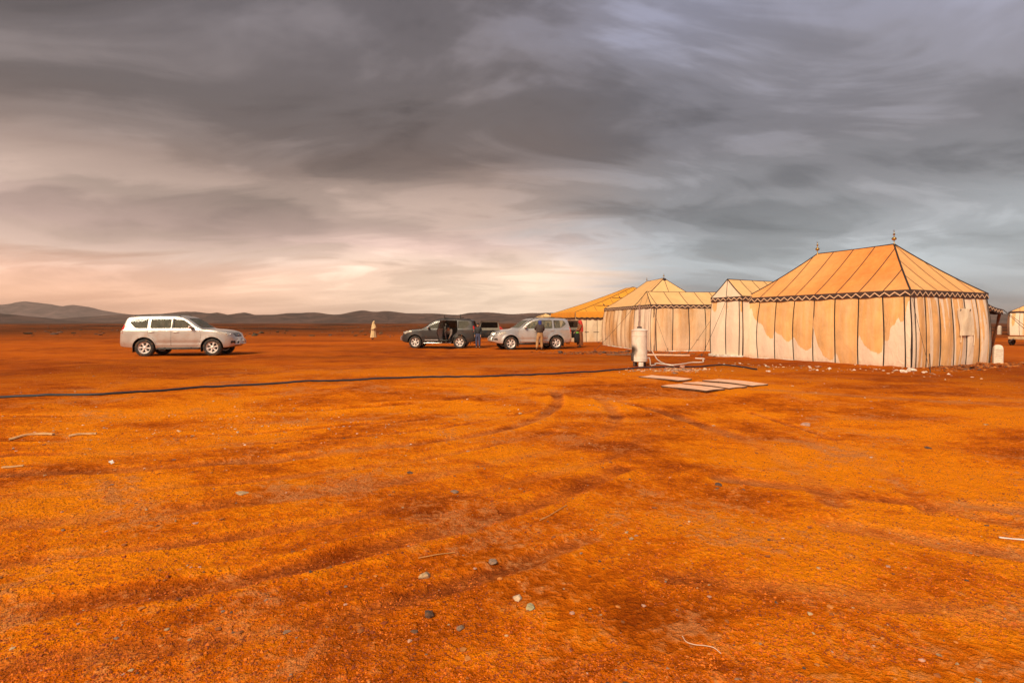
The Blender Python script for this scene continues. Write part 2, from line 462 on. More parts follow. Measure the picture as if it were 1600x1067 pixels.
# ------------------------------------------------------------------ hills
def hill_mat(name, c0, c1):
    m = bpy.data.materials.new(name); m.use_nodes = True
    t = NT(m.node_tree)
    g = t.n('ShaderNodeNewGeometry').outputs['Position']
    n = t.noise(t.mapping(g, scale=(.012, .012, .03)), 1.0, 7, .7, .8)
    b = t.n('ShaderNodeBsdfPrincipled', i_Roughness=.95); b.inputs['Specular IOR Level'].default_value = .1
    t.link(t.mix(t.smooth(n, .42, .60), tuple(c*.72 for c in c0), tuple(c*1.18 for c in c1)), b.inputs['Base Color'])
    out = t.n('ShaderNodeOutputMaterial'); t.link(b.outputs[0], out.inputs[0])
    return m
HILLS = {
 'far_mountain': (3100, 520, [(-1.6, 8), (-1.3, 20), (-1.12, 26), (-1.0, 30), (-.97, 34), (-.925, 30.5), (-.905, 27.5), (-.888, 29.5), (-.86, 26.5), (-.82, 19), (-.79, 15), (-.75, 12), (-.68, 6), (-.6, 0)], (.105, .062, .056), (.135, .080, .070)),
 'low_hill': (1150, 260, [(-1.8, 14), (-1.3, 18), (-1.05, 17), (-1.0, 15.5), (-.96, 10), (-.92, 5.5), (-.88, 4), (-.8, 2), (-.7, 0)], (.050, .026, .020), (.080, .040, .029)),
 'ridge': (1850, 420, [(-.97, 0), (-.93, 5), (-.88, 9), (-.85, 12), (-.80, 14.5), (-.75, 14.5), (-.69, 18.5), (-.665, 19.5), (-.63, 18.5), (-.58, 16), (-.555, 16.5), (-.53, 13), (-.51, 13.5), (-.494, 16), (-.475, 13), (-.44, 13), (-.40, 15), (-.36, 15.8), (-.32, 13), (-.27, 19), (-.25, 17), (-.225, 18), (-.19, 14.8), (-.14, 14.5), (-.10, 12.6), (-.075, 15.8), (-.044, 16.5), (0, 14), (.04, 15.8), (.075, 16), (.12, 12), (.18, 8), (.3, 7), (.45, 10), (.6, 9), (.75, 13), (.9, 14), (.95, 15), (1.0, 12), (1.2, 16), (1.5, 10), (1.9, 0)], (.055, .029, .023), (.092, .047, .034)),
}
def pchip(xs, ys, x):
    xs = np.array(xs, float); ys = np.array(ys, float); x = np.asarray(x, float)
    hh = np.diff(xs); d = np.diff(ys)/hh
    m = np.zeros(len(xs))
    for k in range(1, len(xs)-1):
        if d[k-1]*d[k] > 0:
            w1 = 2*hh[k]+hh[k-1]; w2 = hh[k]+2*hh[k-1]
            m[k] = (w1+w2)/(w1/d[k-1]+w2/d[k])
    m[0] = d[0]; m[-1] = d[-1]
    i = np.clip(np.searchsorted(xs, x)-1, 0, len(xs)-2)
    t = np.clip((x-xs[i])/hh[i], 0, 1)
    return ys[i]*(1+2*t)*(1-t)**2 + m[i]*hh[i]*t*(1-t)**2 + ys[i+1]*t*t*(3-2*t) + m[i+1]*hh[i]*t*t*(t-1)
for name, (D, half, prof, c0, c1) in HILLS.items():
    k = np.array([p[0] for p in prof])*D; hgt = np.array([p[1] for p in prof])/800*D
    xs = np.arange(k[0], k[-1], D*.0035); ts = np.linspace(-1, 1, 41)
    X, T = np.meshgrid(xs, ts)
    crest = pchip(k, hgt, X)
    Y = D + T*half + (fbm(X/D*4, X*0+3, 2, 8)-.5)*half
    prof_t = np.clip(1-np.abs(T)**1.5, 0, 1)
    nz = fbm(X/D*30 + T*1.5, T*1.6+5, 4, 21); nz = 1-np.abs(2*nz-1)**.8
    Z = crest*prof_t*(1-.75*np.abs(T)**.8*nz) + crest*.05*(fbm(X/D*60, T*6, 3, 4)-.5)*prof_t - 1.5
    b = MB(); b.grid(np.stack([X, Y, Z], -1))
    o = b.build('hills', hill_mat(name, c0, c1), smooth=True, angle=None); tag(o, kind='structure')
# ================================================================== TENTS
def canvas(name, dry, wet, rough=.85, soft=.05, streak=.5):
    """canvas; the mesh attribute 'stain' (metres inside a wet stain) decides where the cloth has soaked through"""
    if name in MATS: return MATS[name]
    m = bpy.data.materials.new(name); m.use_nodes = True
    t = NT(m.node_tree)
    co = t.n('ShaderNodeTexCoord').outputs['Object']
    st = t.n('ShaderNodeAttribute', attribute_name='stain').outputs['Fac']
    sepz = t.n('ShaderNodeSeparateXYZ'); t.link(co, sepz.inputs[0])
    edge = t.noise(t.mapping(co, scale=(1, 1, .5)), 9, 4, .6, .2)
    runs = t.noise(t.mapping(co, scale=(1, 1, .06)), 7, 3, .6)
    blot = t.noise(co, 1.6, 5, .6, .4)
    weave = t.noise(co, 260, 2, .5)
    s = t.math('ADD', st, t.math('MULTIPLY', t.math('SUBTRACT', edge, .5), .16))
    k = t.smooth(s, -soft, soft)
    k = t.math('MULTIPLY', k, t.lin(runs, .3, .7, 1.0 - streak*.5, 1.0), clamp=True)
    d = t.mix(t.smooth(blot, .3, .72), tuple(c*.90 for c in dry), dry)
    d = t.mix(t.math('MULTIPLY', t.smooth(runs, .52, .75), streak*.35), d, tuple(.5*a+.5*b for a, b in zip(dry, wet)))
    wt = t.mix(t.smooth(blot, .3, .7), tuple(c*.86 for c in wet), tuple(c*1.08 for c in wet))
    col = t.mix(k, d, wt)
    # splashed earth along the foot of the cloth
    foot = t.math('MULTIPLY', t.smooth(t.math('ADD', sepz.outputs[2], t.math('MULTIPLY', t.math('SUBTRACT', edge, .5), .5)), .30, .0), .28)
    col = t.mix(foot, col, (.50, .22, .08))
    b = t.n('ShaderNodeBsdfPrincipled', i_Roughness=rough); b.inputs['Specular IOR Level'].default_value = .15
    t.link(col, b.inputs['Base Color'])
    bp = t.n('ShaderNodeBump', i_Strength=.45, i_Distance=.02)
    fold = t.noise(t.mapping(co, scale=(1, 1, .45)), 6, 6, .6, .9)
    t.link(t.math('ADD', t.math('MULTIPLY', fold, 3.0), t.math('MULTIPLY', weave, .12)), bp.inputs['Height']); t.link(bp.outputs[0], b.inputs['Normal'])
    tr = t.n('ShaderNodeBsdfTranslucent'); t.link(col, tr.inputs['Color'])
    mx = t.n('ShaderNodeMixShader'); mx.inputs[0].default_value = .10
    t.link(b.outputs[0], mx.inputs[1]); t.link(tr.outputs[0], mx.inputs[2])
    out = t.n('ShaderNodeOutputMaterial'); t.link(mx.outputs[0], out.inputs[0])
    MATS[name] = m
    return m

M_WALL = canvas('canvas_wall', (.93, .72, .54), (.82, .43, .15), soft=.022)
M_WALL_WARM = canvas('canvas_wall_warm', (.90, .66, .43), (.60, .27, .07), soft=.25, streak=.9)
M_WALL_PALE = canvas('canvas_wall_pale', (.84, .66, .45), (.70, .46, .22), soft=.3, streak=.6)
M_FLAP = canvas('canvas_flap', (.92, .74, .54), (.84, .62, .40))
M_ROOF = canvas('canvas_roof', (.90, .50, .21), (.78, .26, .06), soft=.9, streak=.3)
M_ROOF_PALE = canvas('canvas_roof_pale', (.88, .56, .26), (.76, .36, .13), soft=.9, streak=.3)
M_ROOF_DEEP = canvas('canvas_roof_deep', (.86, .37, .045), (.74, .27, .03), soft=.9, streak=.4)
M_BAND = mat('dark_webbing', (.028, .017, .015), .8, var=.3, vscale=20)
M_TRIM = mat('dark_trim_cloth', (.055, .025, .018), .85, var=.35, vscale=14, bump=.2)
M_ZIG = mat('pale_zigzag_braid', (.70, .44, .27), .85, var=.12, vscale=20)
M_SKIRT = mat('pale_ground_sheet', (.62, .58, .50), .6, var=.25, vscale=5, bump=.4, bscale=9, dirt=((.45, .20, .07), .7, 4))
M_BRASS = mat('tarnished_brass', (.42, .27, .08), .35, metal=.9, var=.4, vscale=18)
M_ROPE = mat('dark_rope', (.05, .034, .025), .9, var=.3, vscale=30)
M_IRON = mat('rusty_iron', (.07, .04, .03), .8, var=.4, vscale=25, bump=.3)
M_WOODP = mat('weathered_pole_wood', (.20, .085, .035), .8, var=.35, vscale=12, bump=.4, bscale=30)

def billow(q):
    return math.sin(math.pi*min(1, q)*.78)

class Tent:
    """rectangular ridge tent. local x across (0..W), local y along the ridge (0..L)"""
    def __init__(s, name, label, cat, origin, bdir, W, L, He, Hr, r0, r1, group=None, base=None):
        s.o = empty(name, (origin[0], origin[1], -.03 if base is None else base), math.atan2(bdir[1], bdir[0]))
        tag(s.o, label, cat, group)
        s.W, s.L, s.He, s.Hr, s.r0, s.r1 = W, L, He, Hr, r0, r1
        s.flare = .11; s.e = .05
    # side: (start, direction along, outward, length); s runs so that the outside is on the right-hand side
    def side(s, k):
        W, L = s.W, s.L
        return {'S': (Vector((0, 0, 0)), Vector((1, 0, 0)), Vector((0, -1, 0)), W),
                'E': (Vector((W, 0, 0)), Vector((0, 1, 0)), Vector((1, 0, 0)), L),
                'N': (Vector((W, L, 0)), Vector((-1, 0, 0)), Vector((0, 1, 0)), W),
                'W': (Vector((0, L, 0)), Vector((0, -1, 0)), Vector((-1, 0, 0)), L)}[k]
    def wall_pt(s, k, u, z, extra=0.0):
        p, d, n, Ls = s.side(k)
        q = (s.He-z)/s.He
        f = s.flare*billow(q)
        uu = -f + u*(Ls+2*f)/Ls
        return p + d*uu + n*(f+extra) + Vector((0, 0, z))
    def walls(s, k, seams, mat_, stain=None, skip=(), puff=.05, band=.045, zmin=-.06, double=True, nz=34, nu=14, bandmat=None):
        p, d, n, Ls = s.side(k)
        for a, (u0, u1) in enumerate(zip(seams[:-1], seams[1:])):
            P = []; st = []
            wob = random.random()*9
            for i in range(nu+1):
                tu = i/nu; u = u0+(u1-u0)*tu; row = []
                for j in range(nz+1):
                    z = zmin + (s.He-zmin)*j/nz
                    q = (s.He-z)/s.He
                    ex = puff*math.sin(math.pi*tu)**.8*math.sin(math.pi*min(1, max(0, q))**.9*.9)
                    ex += .012*math.sin(tu*9+wob+q*3)*math.sin(math.pi*min(1, max(q, 0)))
                    row.append(s.wall_pt(k, u, z, ex)); st.append(stain(u, z) if stain else -1.0)
                P.append(row)
            m = MB(); m.grid(P)
            o = m.build('wall_panel', mat_, s.o, True, None)
            at = o.data.attributes.new('stain', 'FLOAT', 'POINT'); at.data.foreach_set('value', st)
        marks = list(seams)
        for u in marks:
            s.wall_band(k, u, band, bandmat or M_BAND, zmin)
        if double:
            s.wall_band(k, .16, band*.9, bandmat or M_BAND, zmin, .045); s.wall_band(k, Ls-.16, band*.9, bandmat or M_BAND, zmin, .045)
    def wall_band(s, k, u, wd, m_, zmin, ex=.010):
        P = []
        Ls = s.side(k)[3]
        for j in range(25):
            z = zmin + (s.He-zmin)*j/24
            lean = .03*math.sin(j*.21+u*3.1)
            P.append([s.wall_pt(k, min(max(u-wd/2+lean*.5, -.01), Ls), z, ex), s.wall_pt(k, max(0, min(u+wd/2+lean*.5, Ls+.01)), z, ex+.006)])
        MB().grid(P).build('seam_band', m_, s.o, True, None)
    def roof_pt(s, k, u, t, lift=0.0):
        """t 0 at the eave, 1 at the ridge height"""
        W, L, e = s.W, s.L, s.e
        g = t - .16*t*(1-t)
        z = s.He + (s.Hr-s.He)*g + lift
        if k == 'S': x = u; y = -e + (s.r0+e)*t
        elif k == 'N': x = W-u; y = L+e - (L-s.r1+e)*t
        elif k == 'W': x = -e + (W/2+e)*t; y = L-u
        else: x = W+e - (W/2+e)*t; y = u
        return Vector((x, y, z))
    def tmax(s, k, u):
        W, L, e = s.W, s.L, s.e
        if k in 'SN': return max(0, min((u+e)/(W/2+e), (W-u+e)/(W/2+e), 1))
        y = L-u if k == 'W' else u
        return max(0, min(1, (y+e)/(s.r0+e), (L+e-y)/(L-s.r1+e)))
    def kinks(s, k):
        if k in 'SN': return [s.W/2]
        return [s.r0, s.r1] if k == 'E' else [s.L-s.r1, s.L-s.r0]
    def roof(s, k, seams, mat_, stain=None, nt=14, band=.035, bandmat=None, sag=.03):
        Ls = s.side(k)[3]; e = s.e
        us = [(-e if i == 0 else (Ls+e if i == len(seams)-1 else u)) for i, u in enumerate(seams)]
        for u0, u1 in zip(us[:-1], us[1:]):
            lines = sorted(set([u0+(u1-u0)*i/8 for i in range(9)] + [q for q in s.kinks(k) if u0 < q < u1]))
            P = []; st = []
            for u in lines:
                tm = s.tmax(k, u); row = []
                for j in range(nt+1):
                    t = tm*j/nt
                    dz = -sag*math.sin(math.pi*(u-u0)/(u1-u0))*math.sin(math.pi*min(1, t/max(tm, .01)))*min(1, tm*1.5)
                    row.append(s.roof_pt(k, u, t, dz)); st.append(stain(u, t) if stain else -.3)
                P.append(row)
            m = MB(); m.grid(P)
            o = m.build('roof_panel', mat_, s.o, True, None)
            at = o.data.attributes.new('stain', 'FLOAT', 'POINT'); at.data.foreach_set('value', st)
        for u in us[1:-1]:
            tm = s.tmax(k, u)
            if tm < .04: continue
            P = [[s.roof_pt(k, u-band/2, tm*j/12, .012), s.roof_pt(k, u+band/2, tm*j/12, .012)] for j in range(13)]
            MB().grid(P).build('roof_seam', bandmat or M_BAND, s.o, True, None)
    def ridge(s, r=.028, hips='SN', m_=None):
        m_ = m_ or M_BAND
        W, L, e = s.W, s.L, s.e
        MB().tube([(W/2, s.r0+(s.r1-s.r0)*i/6, s.Hr+.008-.02*math.sin(math.pi*i/6)) for i in range(7)], r, 6).build('ridge_binding', m_, s.o)
        for k in hips:
            for sx_ in (0, 1):
                pts = []
                for j in range(13):
                    t = j/12
                    u = -e + (W/2+e)*t if sx_ == 0 else W+e - (W/2+e)*t
                    pts.append(s.roof_pt(k, u, t, .010))
                MB().tube(pts, r, 6).build('hip_binding', m_, s.o)
    def valance(s, k, hgt=.21, mat_=None, zig=.33, out=.055, scallop=0.0, base=None):
        p, d, n, Ls = s.side(k)
        L0, L1 = -out, Ls+out
        N = int((L1-L0)/.055)
        P = []
        for i in range(N+1):
            u = L0+(L1-L0)*i/N
            fl = .012*math.sin(u*7.3)
            dr = hgt + .012*math.sin(u*3.7+1) + (scallop*abs(math.sin(math.pi*u/.42)) if scallop else 0)
            P.append([p + d*u + n*(out*.55) + Vector((0, 0, s.He+.045)), p + d*u + n*out + Vector((0, 0, s.He+.02)),
                      p + d*u + n*(out+fl) + Vector((0, 0, s.He-hgt*.5)), p + d*u + n*(out+fl*1.4) + Vector((0, 0, s.He-dr+.02))])
        MB().grid(P).build('valance', mat_ or M_TRIM, s.o, True, None)
        if zig:
            nz = max(2, round((L1-L0)/zig)); step = (L1-L0)/nz; wd = .024
            zb = s.He-hgt+.055; zt = s.He-.025
            v = []; f = []
            for i in range(nz*2+1):
                u = L0+step*.5*i
                z = zt if i % 2 else zb
                z += .006*math.sin(i*2.7)
                q = p + d*u + n*(out+.018)
                v += [q+Vector((0, 0, z-wd)), q+Vector((0, 0, z+wd))]
            f = [(2*i, 2*i+2, 2*i+3, 2*i+1) for i in range(nz*2)]
            mesh_obj('zigzag_trim', v, f, M_ZIG, s.o)
    def skirt(s, k, hgt=.09):
        Ls = s.side(k)[3]
        P = []
        N = int(Ls/.12)
        for i in range(N+1):
            u = Ls*i/N
            j = (vnoise(u*2.3, 1.7, 6)-.5)
            P.append([s.wall_pt(k, u, -.10, .05+.03*j), s.wall_pt(k, u, .02+.02*j, .055+.05*j), s.wall_pt(k, u, hgt*(.75+.7*j), .035)])
        MB().grid(P).build('ground_sheet_edge', M_SKIRT, s.o, True, None)
    def finial(s, y, sc=1.0, crescent=True):
        prof = [(.0, -.04), (.035, -.04), (.028, .0), (.016, .03), (.014, .12), (.03, .13), (.075, .165), (.088, .20), (.072, .235), (.03, .265), (.013, .28), (.013, .33),
                (.03, .345), (.046, .375), (.03, .40), (.011, .415), (.008, .47), (.0, .475)]
        m = MB(); m.lathe([(r*sc, h*sc) for r, h in prof], (s.W/2, y, s.Hr+.02), 16)
        o = m.build('finial', M_BRASS, s.o, True, 50)
        if crescent:
            pts = [(s.W/2+.045*sc*math.cos(a), y, s.Hr+.02+(.52+.045*math.sin(a))*sc) for a in [R(130+280*i/12) for i in range(13)]]
            MB().tube(pts, [.003+.007*sc*math.sin(math.pi*i/12) for i in range(13)], 6).build('crescent', M_BRASS, o)
    def rope(s, a, b, r=.009, tensioner=True):
        """guy rope between two world points, with a peg in the earth"""
        inv = s.o.matrix_basis.inverted()
        a = Vector(a); b = Vector((b[0], b[1], H(b[0], b[1])))
        pts = []
        for i in range(9):
            t = i/8; q = a.lerp(b, t); q.z -= .05*math.sin(math.pi*t); pts.append(inv @ q)
        ro = MB().tube(pts, r, 5).build('guy_rope', M_ROPE, s.o)
        dirv = (b-a).normalized()
        MB().tube([inv @ (b + Vector((0, 0, .14)) - dirv*.05), inv @ (b + Vector((0, 0, -.06)))], .014, 6).build('peg', M_IRON, s.o)
        if tensioner:
            c = a.lerp(b, .72); side_ = dirv.cross(Vector((0, 0, 1))).normalized()
            MB().tube([inv @ (c-side_*.07-Vector((0, 0, .03))), inv @ (c+side_*.07-Vector((0, 0, .03)))], .013, 6).build('rope_toggle', M_WOODP, ro)

def even(Ls, n): return [Ls*i/n for i in range(n+1)]

# ---- the large tent on the right ----------------------------------
bA = (.908, .419); aA = (-.419, .908)
cA = (13.6, 17.5)
A = Tent('canvas_tent', 'largest cream canvas tent with two brass finials, dark zigzag trim and wet-stained wall', 'tent', cA, bA, 5.0, 6.8, 2.72, 4.72, 1.85, 5.0)
# lower edge of the wet stain along the long wall, from its far end to the near corner: (metres along, height of the edge)
WET = [(0, 2.3), (.12, 2.05), (.2, 1.86), (.32, 1.92), (.38, 2.25), (.52, 2.28), (.6, 1.95), (.82, 1.68), (.95, 1.62), (1.15, 1.50), (1.35, 1.10), (1.55, .92), (1.66, .98), (1.70, 1.30),
       (1.85, 1.14), (2.05, 1.10), (2.25, .86), (2.40, .84), (2.52, .95), (2.56, 1.05), (2.65, .98), (2.8, .70), (3.05, .52), (3.2, .50), (3.35, .62), (3.40, 1.5), (3.46, 1.3), (3.6, .75), (3.85, .30), (4.05, .16), (4.2, .20), (4.24, .50),
       (4.3, .48), (4.4, .28), (4.5, -.2), (4.95, -.2), (5.05, .1), (5.12, 1.35), (5.2, 1.0), (5.35, .78), (5.55, .60), (5.8, .52), (5.93, .60), (5.95, 1.05), (6.05, .95), (6.15, 1.05), (6.2, 1.5), (6.35, 1.62), (6.42, 1.84), (6.5, 1.62), (6.6, 1.66), (6.66, 1.95), (6.7, 2.3), (6.8, 2.4)]
wx = np.array([p[0] for p in WET]); wz = np.array([p[1] for p in WET])
def stain_A_long(u, z): return (z - float(np.interp(u, wx, wz)))*.8
def stain_A_short(u, z):
    v = vnoise(u*5.5, z*.22, 51)*.65 + vnoise(u*13, z*.5, 52)*.35
    return (v-.50)*.9 - .10*max(0, .6-z) - (.35 if u < .3 else 0)
def roof_A(u, t): return .55*(vnoise(u*.55+2, t*1.5, 61)-.42) + .55*math.exp(-((u-4.3)/1.5)**2)*(.5+t)+.25
A.walls('W', even(6.8, 8), M_WALL, stain_A_long, puff=.045)
A.walls('S', even(5.0, 6), M_WALL, stain_A_short, puff=.05)
A.walls('E', even(6.8, 8), M_WALL, None); A.walls('N', even(5.0, 6), M_WALL, None)
A.roof('W', even(6.8, 8), M_ROOF, roof_A); A.roof('S', even(5.0, 6), M_ROOF, lambda u, t: -.35+.25*vnoise(u, t*2, 3))
A.roof('E', even(6.8, 8), M_ROOF); A.roof('N', even(5.0, 6), M_ROOF)
A.ridge()
for k in 'WSEN':
    A.valance(k); A.skirt(k)
A.finial(1.85); A.finial(5.0)
# rolled-up window flap on the short side
m = MB(); P = []
for i in range(9):
    row = []
    for j in range(13):
        u = 2.72+.90*i/8; z = 1.16+.98*j/12
        u += .06*(1-j/12)*(i/8-.1)
        ex = .045+.02*math.sin(i*.8+j*.5)+(.03*math.exp(-((i-4-(j-6)*.35)/1.2)**2))
        row.append(A.wall_pt('S', u, z, ex+.03))
    P.append(row)
m.grid(P)
o = m.build('window_flap', M_FLAP, A.o, True, None)
for u, z0, z1 in ((2.76, 1.28, .92), (3.62, 1.22, .80), (2.86, 2.12, 2.06), (3.50, 2.12, 2.06)):
    MB().tube([A.wall_pt('S', u, z0, .10), A.wall_pt('S', u+.03, (z0+z1)/2, .09), A.wall_pt('S', u-.01, z1, .09)], .012, 5).build('flap_tie', M_FLAP if z1 < 2 else M_BAND, A.o)
# iron stake with rope loop at the near corner
A.rope(A.o.matrix_basis @ Vector((-.05, -.05, 2.66)), (13.28, 16.25), .006, False)
MB().tube([A.o.matrix_basis.inverted() @ Vector((13.28, 16.25, H(13.28, 16.25)-.1)), A.o.matrix_basis.inverted() @ Vector((13.27, 16.27, .62))], .017, 6).build('stake', M_IRON, A.o)
# awning on the far side with a crooked post
def loc(x, y, z): return Vector((x, y, z))
P = []
for i in range(9):
    row = []
    for j in range(9):
        t = i/8; y = .15+3.6*j/8
        row.append(loc(5.02+1.55*t, y, 2.50-.36*t-.07*math.sin(math.pi*t)-.05*abs(math.sin(j*1.6))*t))
    P.append(row)
aw = MB().grid(P).build('awning', M_ROOF, A.o, True, None)
P = [[loc(5.02+1.57*i/16, .13, 2.52-.36*i/16-.07*math.sin(math.pi*i/16)), loc(5.02+1.57*i/16, .11, 2.33-.36*i/16-.07*math.sin(math.pi*i/16)-.035*(i % 2))] for i in range(17)]
MB().grid(P).build('awning_fringe', M_TRIM, A.o, True, None)
v = []
for i in range(15):
    x = 5.04+1.5*i/14; z = 2.50-.36*(x-5.02)/1.55 - .07*math.sin(math.pi*(x-5.02)/1.55) - (.045 if i % 2 else .135)
    v += [loc(x, .09, z-.022), loc(x, .09, z+.022)]
mesh_obj('zigzag_trim', v, [(2*i, 2*i+2, 2*i+3, 2*i+1) for i in range(14)], M_ZIG, A.o)
P = [[loc(6.58, .15+3.6*i/16, 2.17), loc(6.60, .15+3.6*i/16, 1.98-.03*(i % 2))] for i in range(17)]
MB().grid(P).build('awning_fringe', M_TRIM, A.o, True, None)
inv = A.o.matrix_basis.inverted()
top = inv @ Vector((19.50, 20.40, 2.10)); bot = inv @ Vector((20.42, 22.0, -.05))
pp = [top.lerp(bot, i/8) + Vector((.05*math.sin(i*1.1), .04*math.sin(i*.7+1), 0)) for i in range(9)]
MB().tube(pp, [.045+.012*math.sin(i*1.9) for i in range(9)], 8).build('crooked_post', M_WOODP, A.o)
A.rope((19.50, 20.35, 2.12), (19.6, 17.9)); A.rope((19.52, 20.35, 2.12), (20.6, 18.4))

# ---- low gabled porch between the tents ---------------------------
oB = (cA[0]+aA[0]*8.29-bA[0]*.45, cA[1]+aA[1]*8.29-bA[1]*.45)
B = Tent('porch_tent', 'small pointed gable-roofed canvas porch joined to the largest tent', 'tent', oB, (-aA[0], -aA[1]), 1.77, 4.9, 2.80, 3.66, .04, 4.6)
B.flare = .07
B.walls('S', even(1.77, 2), M_WALL, lambda u, z: -.5+.42*vnoise(u*4, z*.8, 8)+.15*(z > 2.1), puff=.05, double=False)
B.wall_band('S', 1.62, .05, M_BAND, -.06, .04)
B.walls('E', even(4.9, 5), M_WALL, None, double=False); B.walls('W', even(4.9, 5), M_WALL, None, double=False)
B.roof('E', even(4.9, 6), M_ROOF_PALE); B.roof('W', even(4.9, 6), M_ROOF_PALE)
B.roof('S', even(1.77, 2), M_WALL); B.ridge(.022, 'S')
for k in 'SEW': B.valance(k, .19)
MB().rbox((.885, -.09, .06), (1.95, .16, .16), .02).build('base_beam', M_SKIRT, B.o)
B.rope(B.o.matrix_basis @ Vector((1.0, -.05, 2.9)), (8.95, 24.2))

# ---- second large tent and its hall -------------------------------
bC = (.990, .140); aC = (-.140, .990)
cC = (7.74, 28.4)
oC = (cC[0]+aC[0]*2.4, cC[1]+aC[1]*2.4)
Ct = Tent('hip_roof_tent', 'steep hip-roofed canvas tent with brown soaked side wall, behind the white boiler', 'tent', oC, bC, 5.0, 5.7, 2.60, 4.46, 1.5, 4.2)
Ct.flare = .16
def stain_C(u, z): return .6*(vnoise(u*2.4, z*.3, 15)-.32) + .12*math.sin(u*1.1+.8) - .3*max(0, .9-z) - .5*max(0, .6-u)
Ct.walls('W', even(5.7, 8), M_WALL_WARM, stain_C, puff=.07, band=.025, double=False)
Ct.walls('S', even(5.0, 6), M_WALL_WARM); Ct.walls('E', even(5.7, 8), M_WALL_WARM, None, double=False); Ct.walls('N', even(5.0, 6), M_WALL_WARM, double=False)
Ct.roof('W', even(5.7, 10), M_ROOF_PALE, lambda u, t: .1*(vnoise(u*3, t, 5)-.6), band=.022); Ct.roof('S', even(5.0, 4), M_ROOF_PALE); Ct.roof('E', even(5.7, 8), M_ROOF_PALE); Ct.roof('N', even(5.0, 4), M_ROOF_PALE)
Ct.ridge(.02)
for k in 'WSEN': Ct.valance(k, .17); Ct.skirt(k)
Ct.finial(1.5, .6, False); Ct.finial(4.2, .55, False)
m = MB(); m.ell((2.5, 1.42, 4.36), (.12, .08, .10)); m.build('peak_cap', M_BAND, Ct.o)
Ct.rope(Ct.o.matrix_basis @ Vector((0, .2, 2.55)), (4.55, 28.3))

Hh = Tent('hall_tent', 'low ridge-roofed canvas hall tent with zigzag trim, right behind the white boiler', 'tent', oC, (-aC[0], -aC[1]), 2.4, 5.2, 2.60, 3.42, .22, 5.0)
Hh.flare = .12
def stain_H(u, z): return .35*(vnoise(u*3.1, z*.45, 25)*.6+vnoise(u*8, z*.5, 26)*.4-.52) - .18*max(0, 1.0-z) + .06*max(0, z-1.7)
Hh.walls('S', even(2.4, 3), M_WALL, lambda u, z: -.3, puff=.05, band=.03)
Hh.walls('E', [0, .3, 1.24, 2.18, 3.12, 4.06, 5.2], M_WALL_WARM, stain_H, puff=.07)
Hh.walls('W', even(5.2, 6), M_WALL_WARM, None); Hh.walls('N', even(2.4, 3), M_WALL_WARM, None)
Hh.roof('E', [0, .3, 1.24, 2.18, 3.12, 4.06, 5.2], M_ROOF_PALE, lambda u, t: -.1); Hh.roof('W', even(5.2, 6), M_ROOF_PALE); Hh.roof('S', even(2.4, 3), M_ROOF_PALE); Hh.roof('N', even(2.4, 3), M_ROOF_PALE)
Hh.ridge(.022, 'S')
for k in 'SE': Hh.valance(k, .19); Hh.skirt(k)
Hh.valance('N', .19)
Hh.rope(Hh.o.matrix_basis @ Vector((2.42, 4.0, 2.5)), (9.05, 26.3)); Hh.rope(Hh.o.matrix_basis @ Vector((2.42, .05, 2.5)), (8.35, 27.4), .006, False)

# ---- wide orange marquee farther back -----------------------------
D = Tent('marquee_tent', 'wide orange-roofed marquee with scalloped edge, farthest left of the camp tents', 'tent', (5.25, 42.0), bC, 12.6, 9.0, 2.50, 4.86, 3.6, 5.4)
D.flare = .06
D.walls('S', even(12.6, 14), M_WALL_PALE, lambda u, z: .5*(vnoise(u*2.2, z*.6, 30)-.62), puff=.03, band=.03, nz=16, nu=8, double=False)
D.walls('W', even(9, 10), M_WALL_PALE, None, band=.03, nz=16, nu=8, double=False)
D.roof('S', even(12.6, 14), M_ROOF_DEEP, band=.03, sag=.05); D.roof('W', even(9, 10), M_ROOF_DEEP, band=.03); D.roof('E', even(9, 10), M_ROOF_DEEP); D.roof('N', even(12.6, 14), M_ROOF_DEEP)
D.ridge(.02)
def hanging(k, Ls):
    p, d, n, _ = D.side(k)
    P = []; T = []
    N = int(Ls/.09)
    for i in range(N+1):
        u = -.06+(Ls+.12)*i/N
        sc = .09*abs(math.sin(math.pi*u/.45))
        P.append([p+d*u+n*.10+Vector((0, 0, 2.52)), p+d*u+n*.13+Vector((0, 0, 2.26)), p+d*u+n*.12+Vector((0, 0, 2.03-sc))])
        T.append([p+d*u+n*.135+Vector((0, 0, 2.09-sc*.7)), p+d*u+n*.133+Vector((0, 0, 1.98-sc))])
    MB().grid(P).build('hanging_valance', M_ROOF_DEEP, D.o, True, None)
    MB().grid(T).build('scalloped_trim', M_BAND, D.o, True, None)
hanging('S', 12.6); hanging('W', 9.0)
for i in range(14):                                                       # dark seams down the valance, spear motifs on wall and roof
    u = .45+.9*i
    if u > 6: break
    P = [[D.wall_pt('S', u-w_, z, .022) , D.wall_pt('S', u+w_, z, .022)] for z, w_ in ((.86, .05), (1.0, .075), (1.02, .04), (1.2, .05), (1.5, .004))]
    MB().grid(P).build('spear_motif', M_BAND, D.o, False)
    for t0 in (.27, .58):
        P = [[D.roof_pt('S', u+.45-w_, t0+dt, .02), D.roof_pt('S', u+.45+w_, t0+dt, .02)] for dt, w_ in ((0, .05), (.03, .07), (.035, .035), (.09, .004))]
        if t0 < D.tmax('S', u+.45)-.12: MB().grid(P).build('spear_motif', M_BAND, D.o, False)
P = [[D.wall_pt('S', 12.6*i/20, .83, .02), D.wall_pt('S', 12.6*i/20, .87, .02)] for i in range(21)]
MB().grid(P).build('rail_stripe', M_BAND, D.o)
